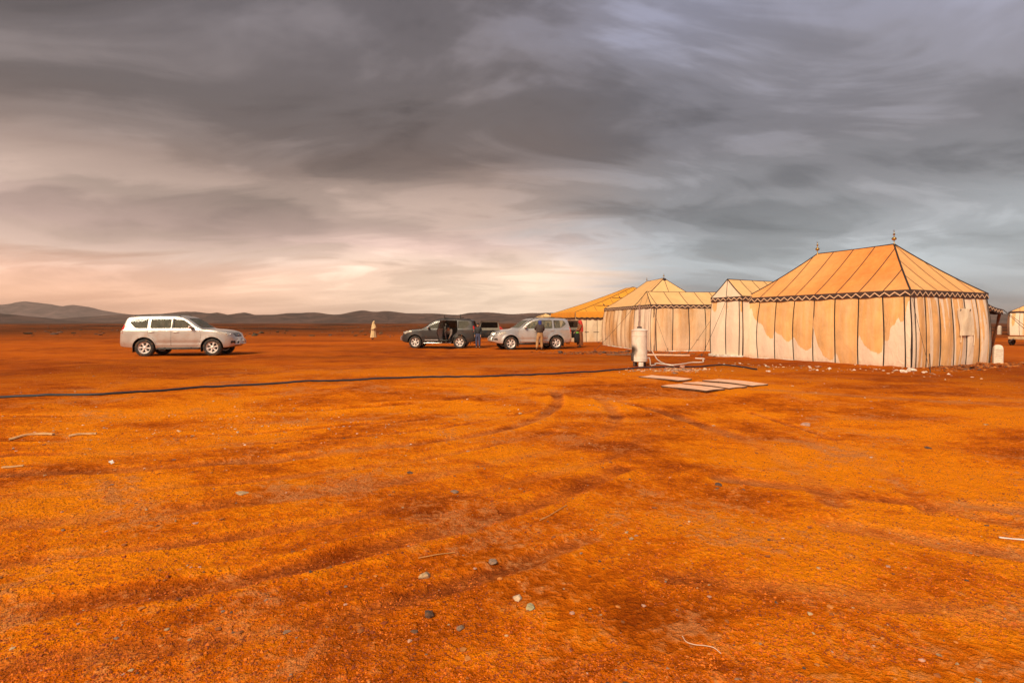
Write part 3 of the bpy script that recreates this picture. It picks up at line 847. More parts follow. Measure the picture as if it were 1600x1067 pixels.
for t0 in (.27, .58):
    P = []
    for i in range(41):
        u = 12.6*i/40
        if D.tmax('S', u) > t0+.02: P.append([D.roof_pt('S', u, t0-.008, .014), D.roof_pt('S', u, t0+.008, .014)])
    MB().grid(P).build('roof_stripe', M_BAND, D.o)
D.rope(D.o.matrix_basis @ Vector((4.0, -.1, 2.3)), (6.6, 39.3), .012)

# ---- distant tents -------------------------------------------------
def far_tent(label, origin, rz, W, L, He, Hr, mw=None, mr=None):
    t = Tent('distant_tent', label, 'tent', origin, (math.cos(rz), math.sin(rz)), W, L, He, Hr, W*.45, L-W*.45, 'distant tents')
    for k in 'SEWN':
        Ls = t.side(k)[3]; n = max(2, round(Ls/.9))
        t.walls(k, even(Ls, n), mw or M_WALL, lambda u, z: .5*(vnoise(u*3, z*.4, 40)-.6), band=.035, nz=10, nu=6, double=False)
        t.roof(k, even(Ls, n), mr or M_ROOF, nt=6, band=.03)
        t.valance(k, .2, zig=0)
    t.ridge(.03)
    return t
far_tent('distant pyramid-topped tent whose pale peak shows above the silver car with its doors open', (2.9, 72), .15, 4.6, 4.6, 2.0, 2.95, M_WALL_PALE, M_ROOF_PALE)
far_tent('distant low pale tent beside the left end of the orange marquee', (6.6, 66), .1, 3.6, 3.8, 1.75, 2.45, M_WALL_PALE, M_WALL_PALE)
far_tent('distant cream tent cut by the right edge, beyond the awning ropes', (62.3, 64.0), -.75, 6.0, 7.0, 3.0, 4.9)
far_tent('distant cream tent seen as a sliver under the awning', (60.4, 70.0), .1, 5.2, 5.0, 2.8, 4.2, M_WALL_PALE)
# ================================================================== CARS
def glass_mat(name, tint, refl=.35, trans=.55, body=(.16, .15, .11)):
    m = bpy.data.materials.new(name); m.use_nodes = True
    t = NT(m.node_tree)
    tr = t.n('ShaderNodeBsdfTransparent'); tr.inputs[0].default_value = (*tint, 1)
    gl = t.n('ShaderNodeBsdfPrincipled', i_Roughness=.06); gl.inputs['Base Color'].default_value = (*body, 1)
    gl.inputs['Specular IOR Level'].default_value = .8
    co = t.n('ShaderNodeTexCoord').outputs['Object']
    dust = t.smooth(t.noise(co, 4, 5, .6), .35, .75, 1-trans-.12, 1-trans+.12)
    fr = t.n('ShaderNodeFresnel', i_IOR=1.5)
    k = t.math('ADD', dust, t.math('MULTIPLY', fr.outputs[0], refl), clamp=True)
    mx = t.n('ShaderNodeMixShader'); t.link(k, mx.inputs[0]); t.link(tr.outputs[0], mx.inputs[1]); t.link(gl.outputs[0], mx.inputs[2])
    out = t.n('ShaderNodeOutputMaterial'); t.link(mx.outputs[0], out.inputs[0])
    return m
M_GLASS = glass_mat('dusty_car_glass', (.62, .62, .54), .35, .55, (.24, .23, .17))
M_GLASSD = glass_mat('dark_car_glass', (.20, .18, .15), .35, .45)
M_GLASSX = glass_mat('black_car_glass', (.05, .045, .04), .25, .12, (.014, .012, .011))
M_SILVER = mat('silver_car_paint', (.60, .54, .49), .30, metal=.6, var=.06, vscale=2, coat=.5, dirt=((.50, .26, .12), .35, 3.0))
M_SILVER2 = mat('pale_silver_car_paint', (.58, .54, .51), .30, metal=.6, var=.06, vscale=2, coat=.5, dirt=((.50, .27, .13), .40, 3.0))
M_GREY = mat('grey_car_paint', (.030, .025, .023), .42, metal=.1, var=.08, vscale=2, coat=.1, dirt=((.16, .07, .03), .30, 3.0))
M_BLACKP = mat('black_plastic', (.018, .016, .015), .55, var=.3, vscale=8, dirt=((.22, .10, .04), .35, 5))
M_RUBBER = mat('tyre_rubber', (.028, .024, .021), .85, var=.3, vscale=10, bump=.3, bscale=60, dirt=((.30, .13, .04), .55, 6))
M_ALLOY = mat('alloy_rim', (.78, .70, .64), .4, metal=.3, var=.12, vscale=10, dirt=((.40, .18, .07), .35, 8))
M_DARK = mat('dark_cavity', (.012, .010, .009), .9, var=.2)
M_SEAT = mat('grey_seat_cloth', (.11, .10, .085), .9, var=.2, vscale=8)
M_TRIMIN = mat('beige_interior', (.30, .26, .20), .85, var=.15, vscale=5)
M_CHROME = mat('chrome', (.62, .58, .54), .22, metal=.9, var=.1, vscale=6)
M_RED = mat('red_lamp_lens', (.55, .012, .010), .18, var=.15, vscale=20)
M_LAMP = mat('clear_lamp_lens', (.62, .54, .44), .12, metal=.35, var=.35, vscale=24)
M_PLATE = mat('white_plate', (.68, .64, .56), .5, var=.1, vscale=20)
M_AMBER = mat('amber_lens', (.65, .22, .02), .2, var=.1)

def boolean(o, cutter, op):
    """a cut that lost most of the body is tried again with the cutter nudged by a millimetre"""
    n0 = len(o.data.vertices); best = None
    for k, solver in enumerate(('MANIFOLD', 'MANIFOLD', 'EXACT', 'MANIFOLD', 'EXACT')):
        if k: cutter.location = (.0013*k, .0007*k, -.0011*k)
        md = o.modifiers.new('b', 'BOOLEAN'); md.operation = op; md.solver = solver; md.object = cutter
        try: md.material_mode = 'TRANSFER'
        except Exception: pass
        me = bake(o)
        o.modifiers.remove(md)
        n1 = len(me.vertices)
        if best is None or n1 > len(best.vertices): best = me
        if (op == 'DIFFERENCE' and n1 > .75*n0) or (op == 'INTERSECT' and 60 < n1 < .7*n0): return me
        print('boolean retry', op, solver, n0, n1)
    return best

def prism(outline, y0, y1, axis='y'):
    """closed prism: outline in (x,z) pushed along y, or in (y,z) pushed along x"""
    n = len(outline)
    if axis == 'y': vs = [(x, y0, z) for x, z in outline] + [(x, y1, z) for x, z in outline]
    else: vs = [(y0, y, z) for y, z in outline] + [(y1, y, z) for y, z in outline]
    fs = [tuple(range(n)), tuple(reversed(range(n, 2*n)))] + [(i, i+n, (i+1) % n+n, (i+1) % n) for i in range(n)]
    return vs, fs

def tmp_obj(vs, fs, m=None):
    me = bpy.data.meshes.new('tmp'); me.from_pydata([tuple(v) for v in vs], [], fs)
    if m: me.materials.append(m)
    bm = bmesh.new(); bm.from_mesh(me); bmesh.ops.recalc_face_normals(bm, faces=bm.faces[:]); bm.to_mesh(me); bm.free()
    o = bpy.data.objects.new('tmp', me); TMP.collection.objects.link(o)
    return o

def kill(o):
    bpy.data.objects.remove(o, do_unlink=True)

def inset_poly(P, d):
    n = len(P); out = []
    area = sum(P[i][0]*P[(i+1) % n][1]-P[(i+1) % n][0]*P[i][1] for i in range(n))
    sgn = 1 if area > 0 else -1
    for i in range(n):
        a = Vector(P[i-1]); b = Vector(P[i]); c = Vector(P[(i+1) % n])
        e1 = (b-a).normalized(); e2 = (c-b).normalized()
        n1 = Vector((-e1.y, e1.x))*sgn; n2 = Vector((-e2.y, e2.x))*sgn
        k = n1+n2; k = k/max(.3, k.dot(n1))
        out.append(tuple(b + k*d))
    return out

def round_poly(P, r=.03, n=3):
    out = []; N = len(P)
    for i in range(N):
        a = Vector(P[i-1]); b = Vector(P[i]); c = Vector(P[(i+1) % N])
        ra = min(r, (a-b).length*.4); rc = min(r, (c-b).length*.4)
        p = b+(a-b).normalized()*ra; q = b+(c-b).normalized()*rc
        for k in range(n+1):
            t = k/n; out.append(tuple(p*(1-t)**2 + b*2*t*(1-t) + q*t*t))
    return out

class CarShape:
    """wagon body: lengthwise x (0 rear .. len front), y sideways, z up"""
    def __init__(s, P): s.P = P; s.cache = {}
    def station(s, x, inset=0.0, floor=None):
        P = s.P
        zt = float(pchip(*zip(*P['top']), x)) - inset; zb = float(pchip(*zip(*P['bot']), x)) + inset
        if floor is not None: zb = max(zb, floor)
        wm = float(pchip(*zip(*P['wid']), x)) - inset
        zB = min(P['belt'] - .3*inset, zt-.05); zB = max(zB, zb+.10)
        wb = wm-.03
        def wg(z): return wb-.03-max(0, z-zB)*P['tumble']
        h = max(.02, zt-zB)
        zl = min(.62, zb+(zB-zb)*.4); zm = min(.82, zb+(zB-zb)*.65)
        k = min(.10, .45*h)
        pts = [(0, zb), (.6*wm, zb), (.93*wm, zb+.015), (.985*wm, zb+min(.12, .3*(zB-zb))), (wm, zl), (wm, zm), (.99*wm, zB-.25*(zB-zm)), (wb, zB), (wb-.025, zB+.2*k),
               (wg(zB+.35*h)+.008, zB+.38*h), (wg(zt-k), zt-k), (wg(zt-k*.4)-.045, zt-k*.40), (wg(zt)-.15, zt-k*.13), (wg(zt)*.5, zt-.02*k), (0, zt)]
        return pts
    def loft(s, xs, inset=0.0, floor=None, flare=True):
        rings = []
        for x in xs:
            pts = s.station(x, inset, floor)
            half = [np.array(p) for p in smooth_line([(p[0], p[1], 0) for p in pts], 3)]
            half = [(abs(p[0]), p[1]) for p in half]; half[0] = (0, half[0][1]); half[-1] = (0, half[-1][1])
            ring = []
            for y, z in half:
                if flare and y > .5:
                    for xw in s.P['axles']:
                        d = math.hypot(x-xw, z-s.P['wr'])
                        y += s.P['flare']*math.exp(-((d-s.P['arch']-.01)/.075)**2)*max(0, min(1, (z-.30)/.1))
                    if s.P['axles'][0]+.5 < x < s.P['axles'][1]-.45:
                        y -= .016*math.exp(-((z-.60)/.05)**2)
                ring.append((y, z))
            full = [(x, y, z) for y, z in ring] + [(x, -y, z) for y, z in ring[-2:0:-1]]
            rings.append(full)
        n = len(rings[0]); m = len(rings)
        vs = [p for r in rings for p in r]
        fs = [(i*n+k, i*n+(k+1) % n, (i+1)*n+(k+1) % n, (i+1)*n+k) for i in range(m-1) for k in range(n)]
        c0 = len(vs); vs.append((xs[0], 0, sum(p[2] for p in rings[0])/n)); vs.append((xs[-1], 0, sum(p[2] for p in rings[-1])/n))
        fs += [(c0, (k+1) % n, k) for k in range(n)] + [(c0+1, (m-1)*n+k, (m-1)*n+(k+1) % n) for k in range(n)]
        return vs, fs

def fix_smooth(me, ang=28):
    me.polygons.foreach_set('use_smooth', [True]*len(me.polygons)); me.set_sharp_from_angle(angle=R(ang)); me.update()

def shift_mesh(me, off):
    me.transform(Matrix.Translation(-Vector(off)))

class CarMeshes: pass

def build_shape(P):
    """all body shells of one car type, as bare meshes, painted with a placeholder slot 0"""
    s = CarShape(P); K = CarMeshes(); K.P = P
    L = P['len']
    xs = sorted(set(list(np.linspace(0, .5, 14)) + list(np.linspace(.5, L-.6, 62)) + list(np.linspace(L-.6, L, 16))))
    paint = M_SILVER
    body = tmp_obj(*s.loft(xs), paint)
    bm = bmesh.new(); bm.from_mesh(body.data); K.bvh = BVHTree.FromBMesh(bm); bm.free()
    def cut(o, vs, fs, op='DIFFERENCE', m=M_DARK):
        c = tmp_obj(vs, fs, m); me = boolean(o, c, op); kill(c); o.data = me
    cx = [x for x in np.linspace(.17, 3.36, 44)]
    cut(body, *s.loft(cx, .05, .52, False), m=M_TRIMIN)
    for xw in P['axles']:
        for sg in (1, -1):
            n = 40; r = P['arch']
            out = [(xw+r*math.cos(2*math.pi*k/n), P['wr']+r*math.sin(2*math.pi*k/n)) for k in range(n)]
            cut(body, *prism(out, sg*.62, sg*1.3))
    for w_ in P['windows']:
        cut(body, *prism(round_poly(w_, .05), -1.3, 1.3), m=M_BLACKP)
    cut(body, *prism(round_poly(P['windshield'], .06), 2.45, 3.62, 'x'), m=M_BLACKP)
    cut(body, *prism(round_poly(P['rearglass'], .05), -.3, .62, 'x'), m=M_BLACKP)
    K.doors = {}
    def piece(name, vs_in, fs_in, vs_cut, fs_cut, hinge):
        c = tmp_obj(vs_in, fs_in, M_DARK); me = boolean(body, c, 'INTERSECT'); kill(c)
        shift_mesh(me, hinge); fix_smooth(me)
        K.doors[name] = (me, hinge)
        cut(body, vs_cut, fs_cut)
    for nm, out in P['doors'].items():
        po = round_poly(out, .05); pi = inset_poly(po, .006)
        hx = max(p[0] for p in out)
        for sd_, sg in (('left', 1), ('right', -1)):
            piece(nm+'_'+sd_, *prism(pi, sg*.45, sg*1.3), *prism(po, sg*.45, sg*1.3), (hx, sg*.90, 0))
    po = round_poly(P['tailgate'], .06); pi = inset_poly(po, .006)
    piece('tailgate', *prism(pi, -.4, P['tg_depth'], 'x'), *prism(po, -.4, P['tg_depth'], 'x'), (.14, -.80, 0))
    K.body = body.data; fix_smooth(K.body)
    kill(body)
    return K

def pane(K, outline, direction, off, nring=5, axis='y', sg=1):
    """sheet that follows the body surface inside an outline. axis y: outline (x,z) seen from the side; x: outline (y,z) from front/back"""
    c = (sum(p[0] for p in outline)/len(outline), sum(p[1] for p in outline)/len(outline))
    def hit(a, b):
        if axis == 'y': o = Vector((a, sg*2.5, b)); d = Vector((0, -sg, 0))
        else: o = Vector((7 if direction > 0 else -3, a, b)); d = Vector((-1 if direction > 0 else 1, 0, 0))
        h = K.bvh.ray_cast(o, d)
        if h[0] is None: return None
        return h[0] - d*off
    n = len(outline); vs = []; fs = []
    p0 = hit(*c); vs.append(p0)
    for r in range(1, nring+1):
        for a, b in outline:
            q = hit(c[0]+(a-c[0])*r/nring, c[1]+(b-c[1])*r/nring)
            vs.append(q if q is not None else vs[max(0, len(vs)-n)])
    for k in range(n): fs.append((0, 1+k, 1+(k+1) % n))
    for r in range(nring-1):
        for k in range(n):
            fs.append((1+r*n+k, 1+(r+1)*n+k, 1+(r+1)*n+(k+1) % n, 1+r*n+(k+1) % n))
    return vs, fs

def patch(K, center, yaw, outline, off=.008, thick=.03, nring=4):
    """lamp-like plate laid on the body: outline (u across, v up) around a centre, seen along a horizontal direction"""
    d = Vector((math.cos(yaw), math.sin(yaw), 0)); u = Vector((-d.y, d.x, 0)); c = Vector(center)
    mu = sum(p[0] for p in outline)/len(outline); mv = sum(p[1] for p in outline)/len(outline)
    n = len(outline); vs = []; last = None
    def hit(a, b):
        nonlocal last
        o = c + u*a + Vector((0, 0, b)) + d*3
        h = K.bvh.ray_cast(o, -d)
        p = h[0] + d*off if h[0] is not None else (last if last is not None else c)
        last = p
        return p
    vs.append(hit(mu, mv))
    for r in range(1, nring+1):
        for a, b in outline: vs.append(hit(mu+(a-mu)*r/nring, mv+(b-mv)*r/nring))
    base = len(vs)
    for k in range(n): vs.append(vs[1+(nring-1)*n+k] - d*thick)
    fs = [(0, 1+k, 1+(k+1) % n) for k in range(n)]
    for r in range(nring):
        a0 = 1+r*n; b0 = a0+n if r < nring-1 else base
        for k in range(n): fs.append((a0+k, b0+k, b0+(k+1) % n, a0+(k+1) % n))
    return vs, fs

def wheel_meshes(r, wd):
    """tyre and rim meshes around the y axis, outer face towards +y"""
    h = wd/2
    t = MB(); t.lathe([(r*.62, -h*.85), (r*.70, -h), (r*.86, -h*1.02), (r*.95, -h*.92), (r, -h*.7), (r*1.004, 0), (r, h*.7), (r*.95, h*.92), (r*.86, h*1.02), (r*.70, h), (r*.62, h*.85)], n=36, axis='y', cap=False)
    for k in range(36):                                                    # tread lugs
        a = 2*math.pi*k/36
        rot = Matrix.Rotation(-a, 3, 'Y')
        for sg in (-1, 1):
            t.box(rot @ Vector((r*.985, sg*h*.74, 0)), (r*.05, h*.34, r*.09), rot)
    m = MB()
    m.lathe([(r*.50, h*.2), (r*.58, h*.55), (r*.62, h*.88), (r*.66, h*.95), (r*.665, h*.6), (r*.64, -h*.6), (r*.5, -h*.6)], n=32, axis='y', cap=False)
    m.lathe([(.001, h*.80), (r*.13, h*.80), (r*.17, h*.70), (r*.18, h*.2), (.001, h*.2)], n=16, axis='y')
    for k in range(6):
        a = 2*math.pi*k/6
        vs = []
        for rr_, wq, yy in ((r*.13, r*.085, h*.66), (r*.36, r*.075, h*.74), (r*.60, r*.115, h*.72)):
            for sgn, dy in ((-1, 0), (1, 0), (1, -.06), (-1, -.06)):
                x, z = rr_, sgn*wq
                vs.append((x*math.cos(a)-z*math.sin(a), yy+dy, x*math.sin(a)+z*math.cos(a)))
        fs = []
        for q_ in range(2):
            b0 = q_*4
            for e in range(4): fs.append((b0+e, b0+(e+1) % 4, b0+4+(e+1) % 4, b0+4+e))
        m.add(vs, fs)
    dk = MB(); dk.lathe([(.001, h*.15), (r*.62, h*.15), (r*.62, h*.05), (.001, h*.05)], n=24, axis='y')
    return t, m, dk

def car(K, name, label, loc_, heading, paint, glass, opened=(), scale=1.0, group='cars parked on the dirt', extras=None, lean=0.0, moulding=None):
    P = K.P
    root = empty(name, loc_, heading, scale); tag(root, label, 'car', group)
    off = Vector((-P['len']/2, 0, 0))
    def put(o): o.location = off; return o
    def own(me, nm, parent=root):
        m2 = me.copy(); m2.name = nm
        for i, mm in enumerate(m2.materials):
            if mm == M_SILVER: m2.materials[i] = paint
        return link(bpy.data.objects.new(nm, m2), parent)
    put(own(K.body, 'body'))
    def part(nm, vf, m_, parent=root, smooth=True, ang=40):
        o = mesh_obj(nm, vf[0], vf[1], m_, parent, smooth, ang)
        if parent is root: put(o)
        return o
    # doors with their handle, window pane, mirror
    rot_open = dict(opened)
    for nm, (me_, hinge) in K.doors.items():
        kind = 'rear_door' if nm.startswith('rear') else ('front_door' if nm.startswith('front') else 'tailgate')
        d = own(me_, kind); d.location = off+Vector(hinge)
        if nm in rot_open: d.rotation_euler = (0, 0, R(rot_open[nm])); d['label'] = kind.replace('_', ' ')+' swung open'
        def dpart(pn, vf, m_, ang=40):
            vs = [Vector(v)-Vector(hinge) for v in vf[0]]
            return mesh_obj(pn, vs, vf[1], m_, d, True, ang)
        if kind != 'tailgate':
            sg = 1 if nm.endswith('left') else -1
            wq = P['windows'][0] if kind == 'front_door' else P['windows'][1]
            dpart('window_pane', pane(K, inset_poly(round_poly(wq, .05), -.008), 0, -.018, 5, 'y', sg), glass)
            hx, hz = P['handles'][kind]
            hy = K.bvh.ray_cast(Vector((hx, sg*2, hz)), Vector((0, -sg, 0)))[0].y
            hb = MB(); hb.rbox((hx, hy+sg*.028, hz), (.22, .022, .035), .008)
            hb.box((hx-.09, hy+sg*.012, hz), (.03, .03, .03)); hb.box((hx+.09, hy+sg*.012, hz), (.03, .03, .03))
            dpart('door_handle', (hb.v, hb.f), M_CHROME if paint is M_GREY else paint)
            if P.get('pillars'):
                for nmq, outl in P['pillars'].items():
                    if nmq == kind: dpart('window_pillar', pane(K, outl, 0, .006, 2, 'y', sg), M_BLACKP)
            if moulding:
                x0, x1 = P['mould'][kind]
                mp = [(x0, .50), (x1, .50), (x1, .55), (x0, .55)]
                dpart('side_moulding', pane(K, mp, 0, .012, 2, 'y', sg), moulding)
            if kind == 'front_door':
                mx_, mz_ = P['mirror']
                my_ = K.bvh.ray_cast(Vector((mx_, sg*2, mz_-.08)), Vector((0, -sg, 0)))[0].y
                mb = MB(); mb.ell((mx_+.02, my_+sg*.16, mz_), (.085, .125, .085), 16, 10)
                mr = dpart('side_mirror', (mb.v, mb.f), paint if paint is not M_GREY else M_CHROME)
                ab = MB(); ab.rbox((mx_, my_+sg*.04, mz_-.06), (.07, .12, .05), .015)
                vs = [Vector(v)-Vector(hinge) for v in ab.v]; mesh_obj('mirror_arm', vs, ab.f, M_BLACKP, d, True, 40)
        else:
            dpart('rear_window', pane(K, inset_poly(round_poly(P['rearglass'], .05), -.008), -1, -.018, 5, 'x'), M_GLASSX)
            lb = MB(); lb.rbox((.28, 0, .86), (.05, 1.15, .50), .02); lb.rbox((.31, .1, .82), (.02, .5, .22), .008)
            dpart('inner_lining', (lb.v, lb.f), M_BLACKP)
            pb = MB(); pb.rbox((-.02 if not P.get('j120') else -.01, .12, .84), (.03, .50, .13), .008)
            dpart('number_plate', (pb.v, pb.f), M_PLATE)
    # fixed glass
    for sg in (1, -1):
        part('quarter_window', pane(K, inset_poly(round_poly(P['windows'][2], .05), -.008), 0, -.018, 5, 'y', sg), M_GLASSD if paint is M_GREY else glass)
        for nmq, outl in P['pillars'].items():
            if nmq == 'body': part('window_pillar', pane(K, outl, 0, .006, 2, 'y', sg), M_BLACKP)
    part('windshield', pane(K, inset_poly(round_poly(P['windshield'], .06), -.008), 1, -.018, 6, 'x'), glass)
    # lamps, grille
    for sg in (1, -1):
        hl = P['headlamp']
        h = part('headlight', patch(K, (hl['c'][0], sg*hl['c'][1], 0), sg*R(hl['yaw']), round_poly([(sg*a, b) for a, b in hl['out']], .03), .012, .05), M_LAMP)
        for q in hl['bulbs']:
            hb = MB()
            dvec = Vector((math.cos(R(hl['yaw'])), sg*math.sin(R(hl['yaw'])), 0)); uu = Vector((-dvec.y, dvec.x, 0))
            oo = Vector((hl['c'][0], sg*hl['c'][1], 0)) + uu*sg*q[0] + Vector((0, 0, q[1]))
            hit = K.bvh.ray_cast(oo+dvec*3, -dvec)[0]
            hb.ell(hit-dvec*.012, (.042, .042, .042), 12, 8)
            ho = mesh_obj('lamp_bulb', hb.v, hb.f, M_CHROME, h, True, 60)
        tl = P['taillamp']
        t1 = part('tail_light', patch(K, (tl['c'][0], sg*tl['c'][1], 0), math.pi - sg*R(tl['yaw']), round_poly([(-sg*a, b) for a, b in tl['out']], .02), .012, .05), M_RED)
        v2 = patch(K, (tl['c'][0], sg*tl['c'][1], 0), math.pi - sg*R(tl['yaw']), round_poly([(-sg*a, b) for a, b in tl['white']], .015), .018, .03)
        mesh_obj('reversing_lens', v2[0], v2[1], M_LAMP, t1, True, 40)
        fg = P['fog']
        part('fog_lamp_recess', patch(K, (P['len']-.3, sg*.6, 0), sg*R(28), round_poly([(sg*a, b) for a, b in fg], .03), .005, .03), M_BLACKP)
    gr = part('grille', patch(K, (P['len'], 0, 0), 0, round_poly(P['grille'], .04), .006, .04), M_BLACKP)
    gx0 = min(p[0] for p in P['grille']); gz0 = min(p[1] for p in P['grille']); gz1 = max(p[1] for p in P['grille'])
    for i in range(P['bars']):
        y = gx0*.82*(1-2*(i+.5)/P['bars'])
        hA = K.bvh.ray_cast(Vector((9, y, gz0+.02)), Vector((-1, 0, 0)))[0]; hB = K.bvh.ray_cast(Vector((9, y, gz1-.02)), Vector((-1, 0, 0)))[0]
        MBt = MB(); MBt.tube([hA+Vector((.018, 0, 0)), (hA+hB)/2+Vector((.03, 0, 0)), hB+Vector((.018, 0, 0))], .011, 6)
        mesh_obj('grille_bar', MBt.v, MBt.f, M_CHROME, gr, True, 40)
    eb = MB(); eb.ell((K.bvh.ray_cast(Vector((9, 0, (gz0+gz1)/2)), Vector((-1, 0, 0)))[0].x+.035, 0, (gz0+gz1)/2), (.010, .06, .042), 18, 8)
    mesh_obj('emblem', eb.v, eb.f, M_CHROME, gr, True, 60)
    # lower bumper opening, plate, nudge bar
    part('lower_intake', patch(K, (P['len'], 0, 0), 0, round_poly([(-.42, .50), (.42, .50), (.40, .64), (-.40, .64)], .03), .006, .03), M_BLACKP)
    fx = K.bvh.ray_cast(Vector((9, 0, .60)), Vector((-1, 0, 0)))[0].x
    pb = MB(); pb.rbox((fx+.03, 0, .60), (.025, .52, .12), .008); part('number_plate', (pb.v, pb.f), M_PLATE)
    if P['nudge']:
        pts = smooth_line([(fx-.30, .80, .50), (fx-.12, .66, .51), (fx+.06, .46, .52), (fx+.10, .25, .53), (fx+.11, 0, .53), (fx+.10, -.25, .53), (fx+.06, -.46, .52), (fx-.12, -.66, .51), (fx-.30, -.80, .50)], 4)
        nb = MB(); nb.tube(pts, .035, 8)
        for sg in (1, -1):
            nb.tube(smooth_line([(fx+.08, sg*.40, .52), (fx+.10, sg*.39, .62), (fx+.05, sg*.36, .74), (fx-.05, sg*.34, .76)], 4), .03, 8)
        part('nudge_bar', (nb.v, nb.f), M_CHROME if paint is M_GREY else paint)
    # underside, sills, steps, flaps
    ub = MB(); ub.rbox((2.4, 0, .36), (3.5, .95, .16), .04); ub.rbox((P['axles'][0], 0, P['wr']), (.16, 1.2, .12), .04); ub.rbox((P['axles'][1], 0, P['wr']), (.14, 1.2, .12), .04)
    part('chassis', (ub.v, ub.f), M_DARK)
    for sg in (1, -1):
        sb = MB(); sb.rbox((2.46, sg*.93, .335), (1.75, .15, .05), .02); sb.box((1.9, sg*.84, .37), (.06, .2, .05)); sb.box((3.0, sg*.84, .37), (.06, .2, .05))
        part('side_step', (sb.v, sb.f), M_CHROME if moulding else M_BLACKP)
        for xw in P['axles']:
            fb = MB(); fb.rbox((xw-.47, sg*.78, .32), (.02, .26, .26), .006); part('mud_flap', (fb.v, fb.f), M_BLACKP)
        rb = MB(); yr = .60
        rp = [K.bvh.ray_cast(Vector((x, sg*yr, 4)), Vector((0, 0, -1)))[0] + Vector((0, 0, dz)) for x, dz in ((.55, .0), (.62, .045), (1.2, .055), (1.8, .055), (2.32, .045), (2.42, .0))]
        rb.tube(smooth_line(rp, 3), .020, 6)
        part('roof_rail', (rb.v, rb.f), M_BLACKP)
    eb = MB(); eb.tube([(.25, .45, .33), (.02, .47, .32)], .03, 8); part('exhaust', (eb.v, eb.f), M_IRON)
    # wheels
    tw, rw, dw = K.wheel
    for xw in P['axles']:
        for sg in (1, -1):
            wr_ = empty('wheel', off + Vector((xw, sg*.785, P['wr'])), 0 if sg > 0 else math.pi); wr_.parent = root
            wr_.rotation_euler = (0, random.random()*6, 0 if sg > 0 else math.pi)
            for nm_, mm in (('tyre', tw), ('rim', rw), ('brake_disc', dw)):
                link(bpy.data.objects.new(nm_, mm), wr_)
    # seats and dashboard
    for nm_, x, ys in (('front_seat', 2.15, (.38, -.38)), ('rear_seat', 1.25, (.36, -.36))):
        for y in ys:
            st = MB(); st.rbox((x+.22, y, .72), (.52, .50, .16), .05)
            st.rbox((x-.06, y, 1.05), (.15, .48, .66), .06, Matrix.Rotation(R(-12), 3, 'Y')); st.rbox((x-.15, y, 1.48), (.10, .26, .18), .04)
            part(nm_, (st.v, st.f), M_SEAT)
    db = MB(); db.rbox((3.10, 0, 1.06), (.40, 1.45, .22), .07); part('dashboard', (db.v, db.f), M_BLACKP)
    sw = MB(); cpt = Vector((2.76, .38, 1.14))
    sw.tube([cpt + Vector((-.06*math.sin(a), .19*math.cos(a), .18*math.sin(a))) for a in [2*math.pi*k/20 for k in range(21)]], .016, 6); sw.tube([cpt, (3.0, .38, .95)], .03, 6)
    sw.box(cpt, (.02, .36, .04)); part('steering_wheel', (sw.v, sw.f), M_BLACKP)
    if extras: extras(root, off, K, part)
    return root

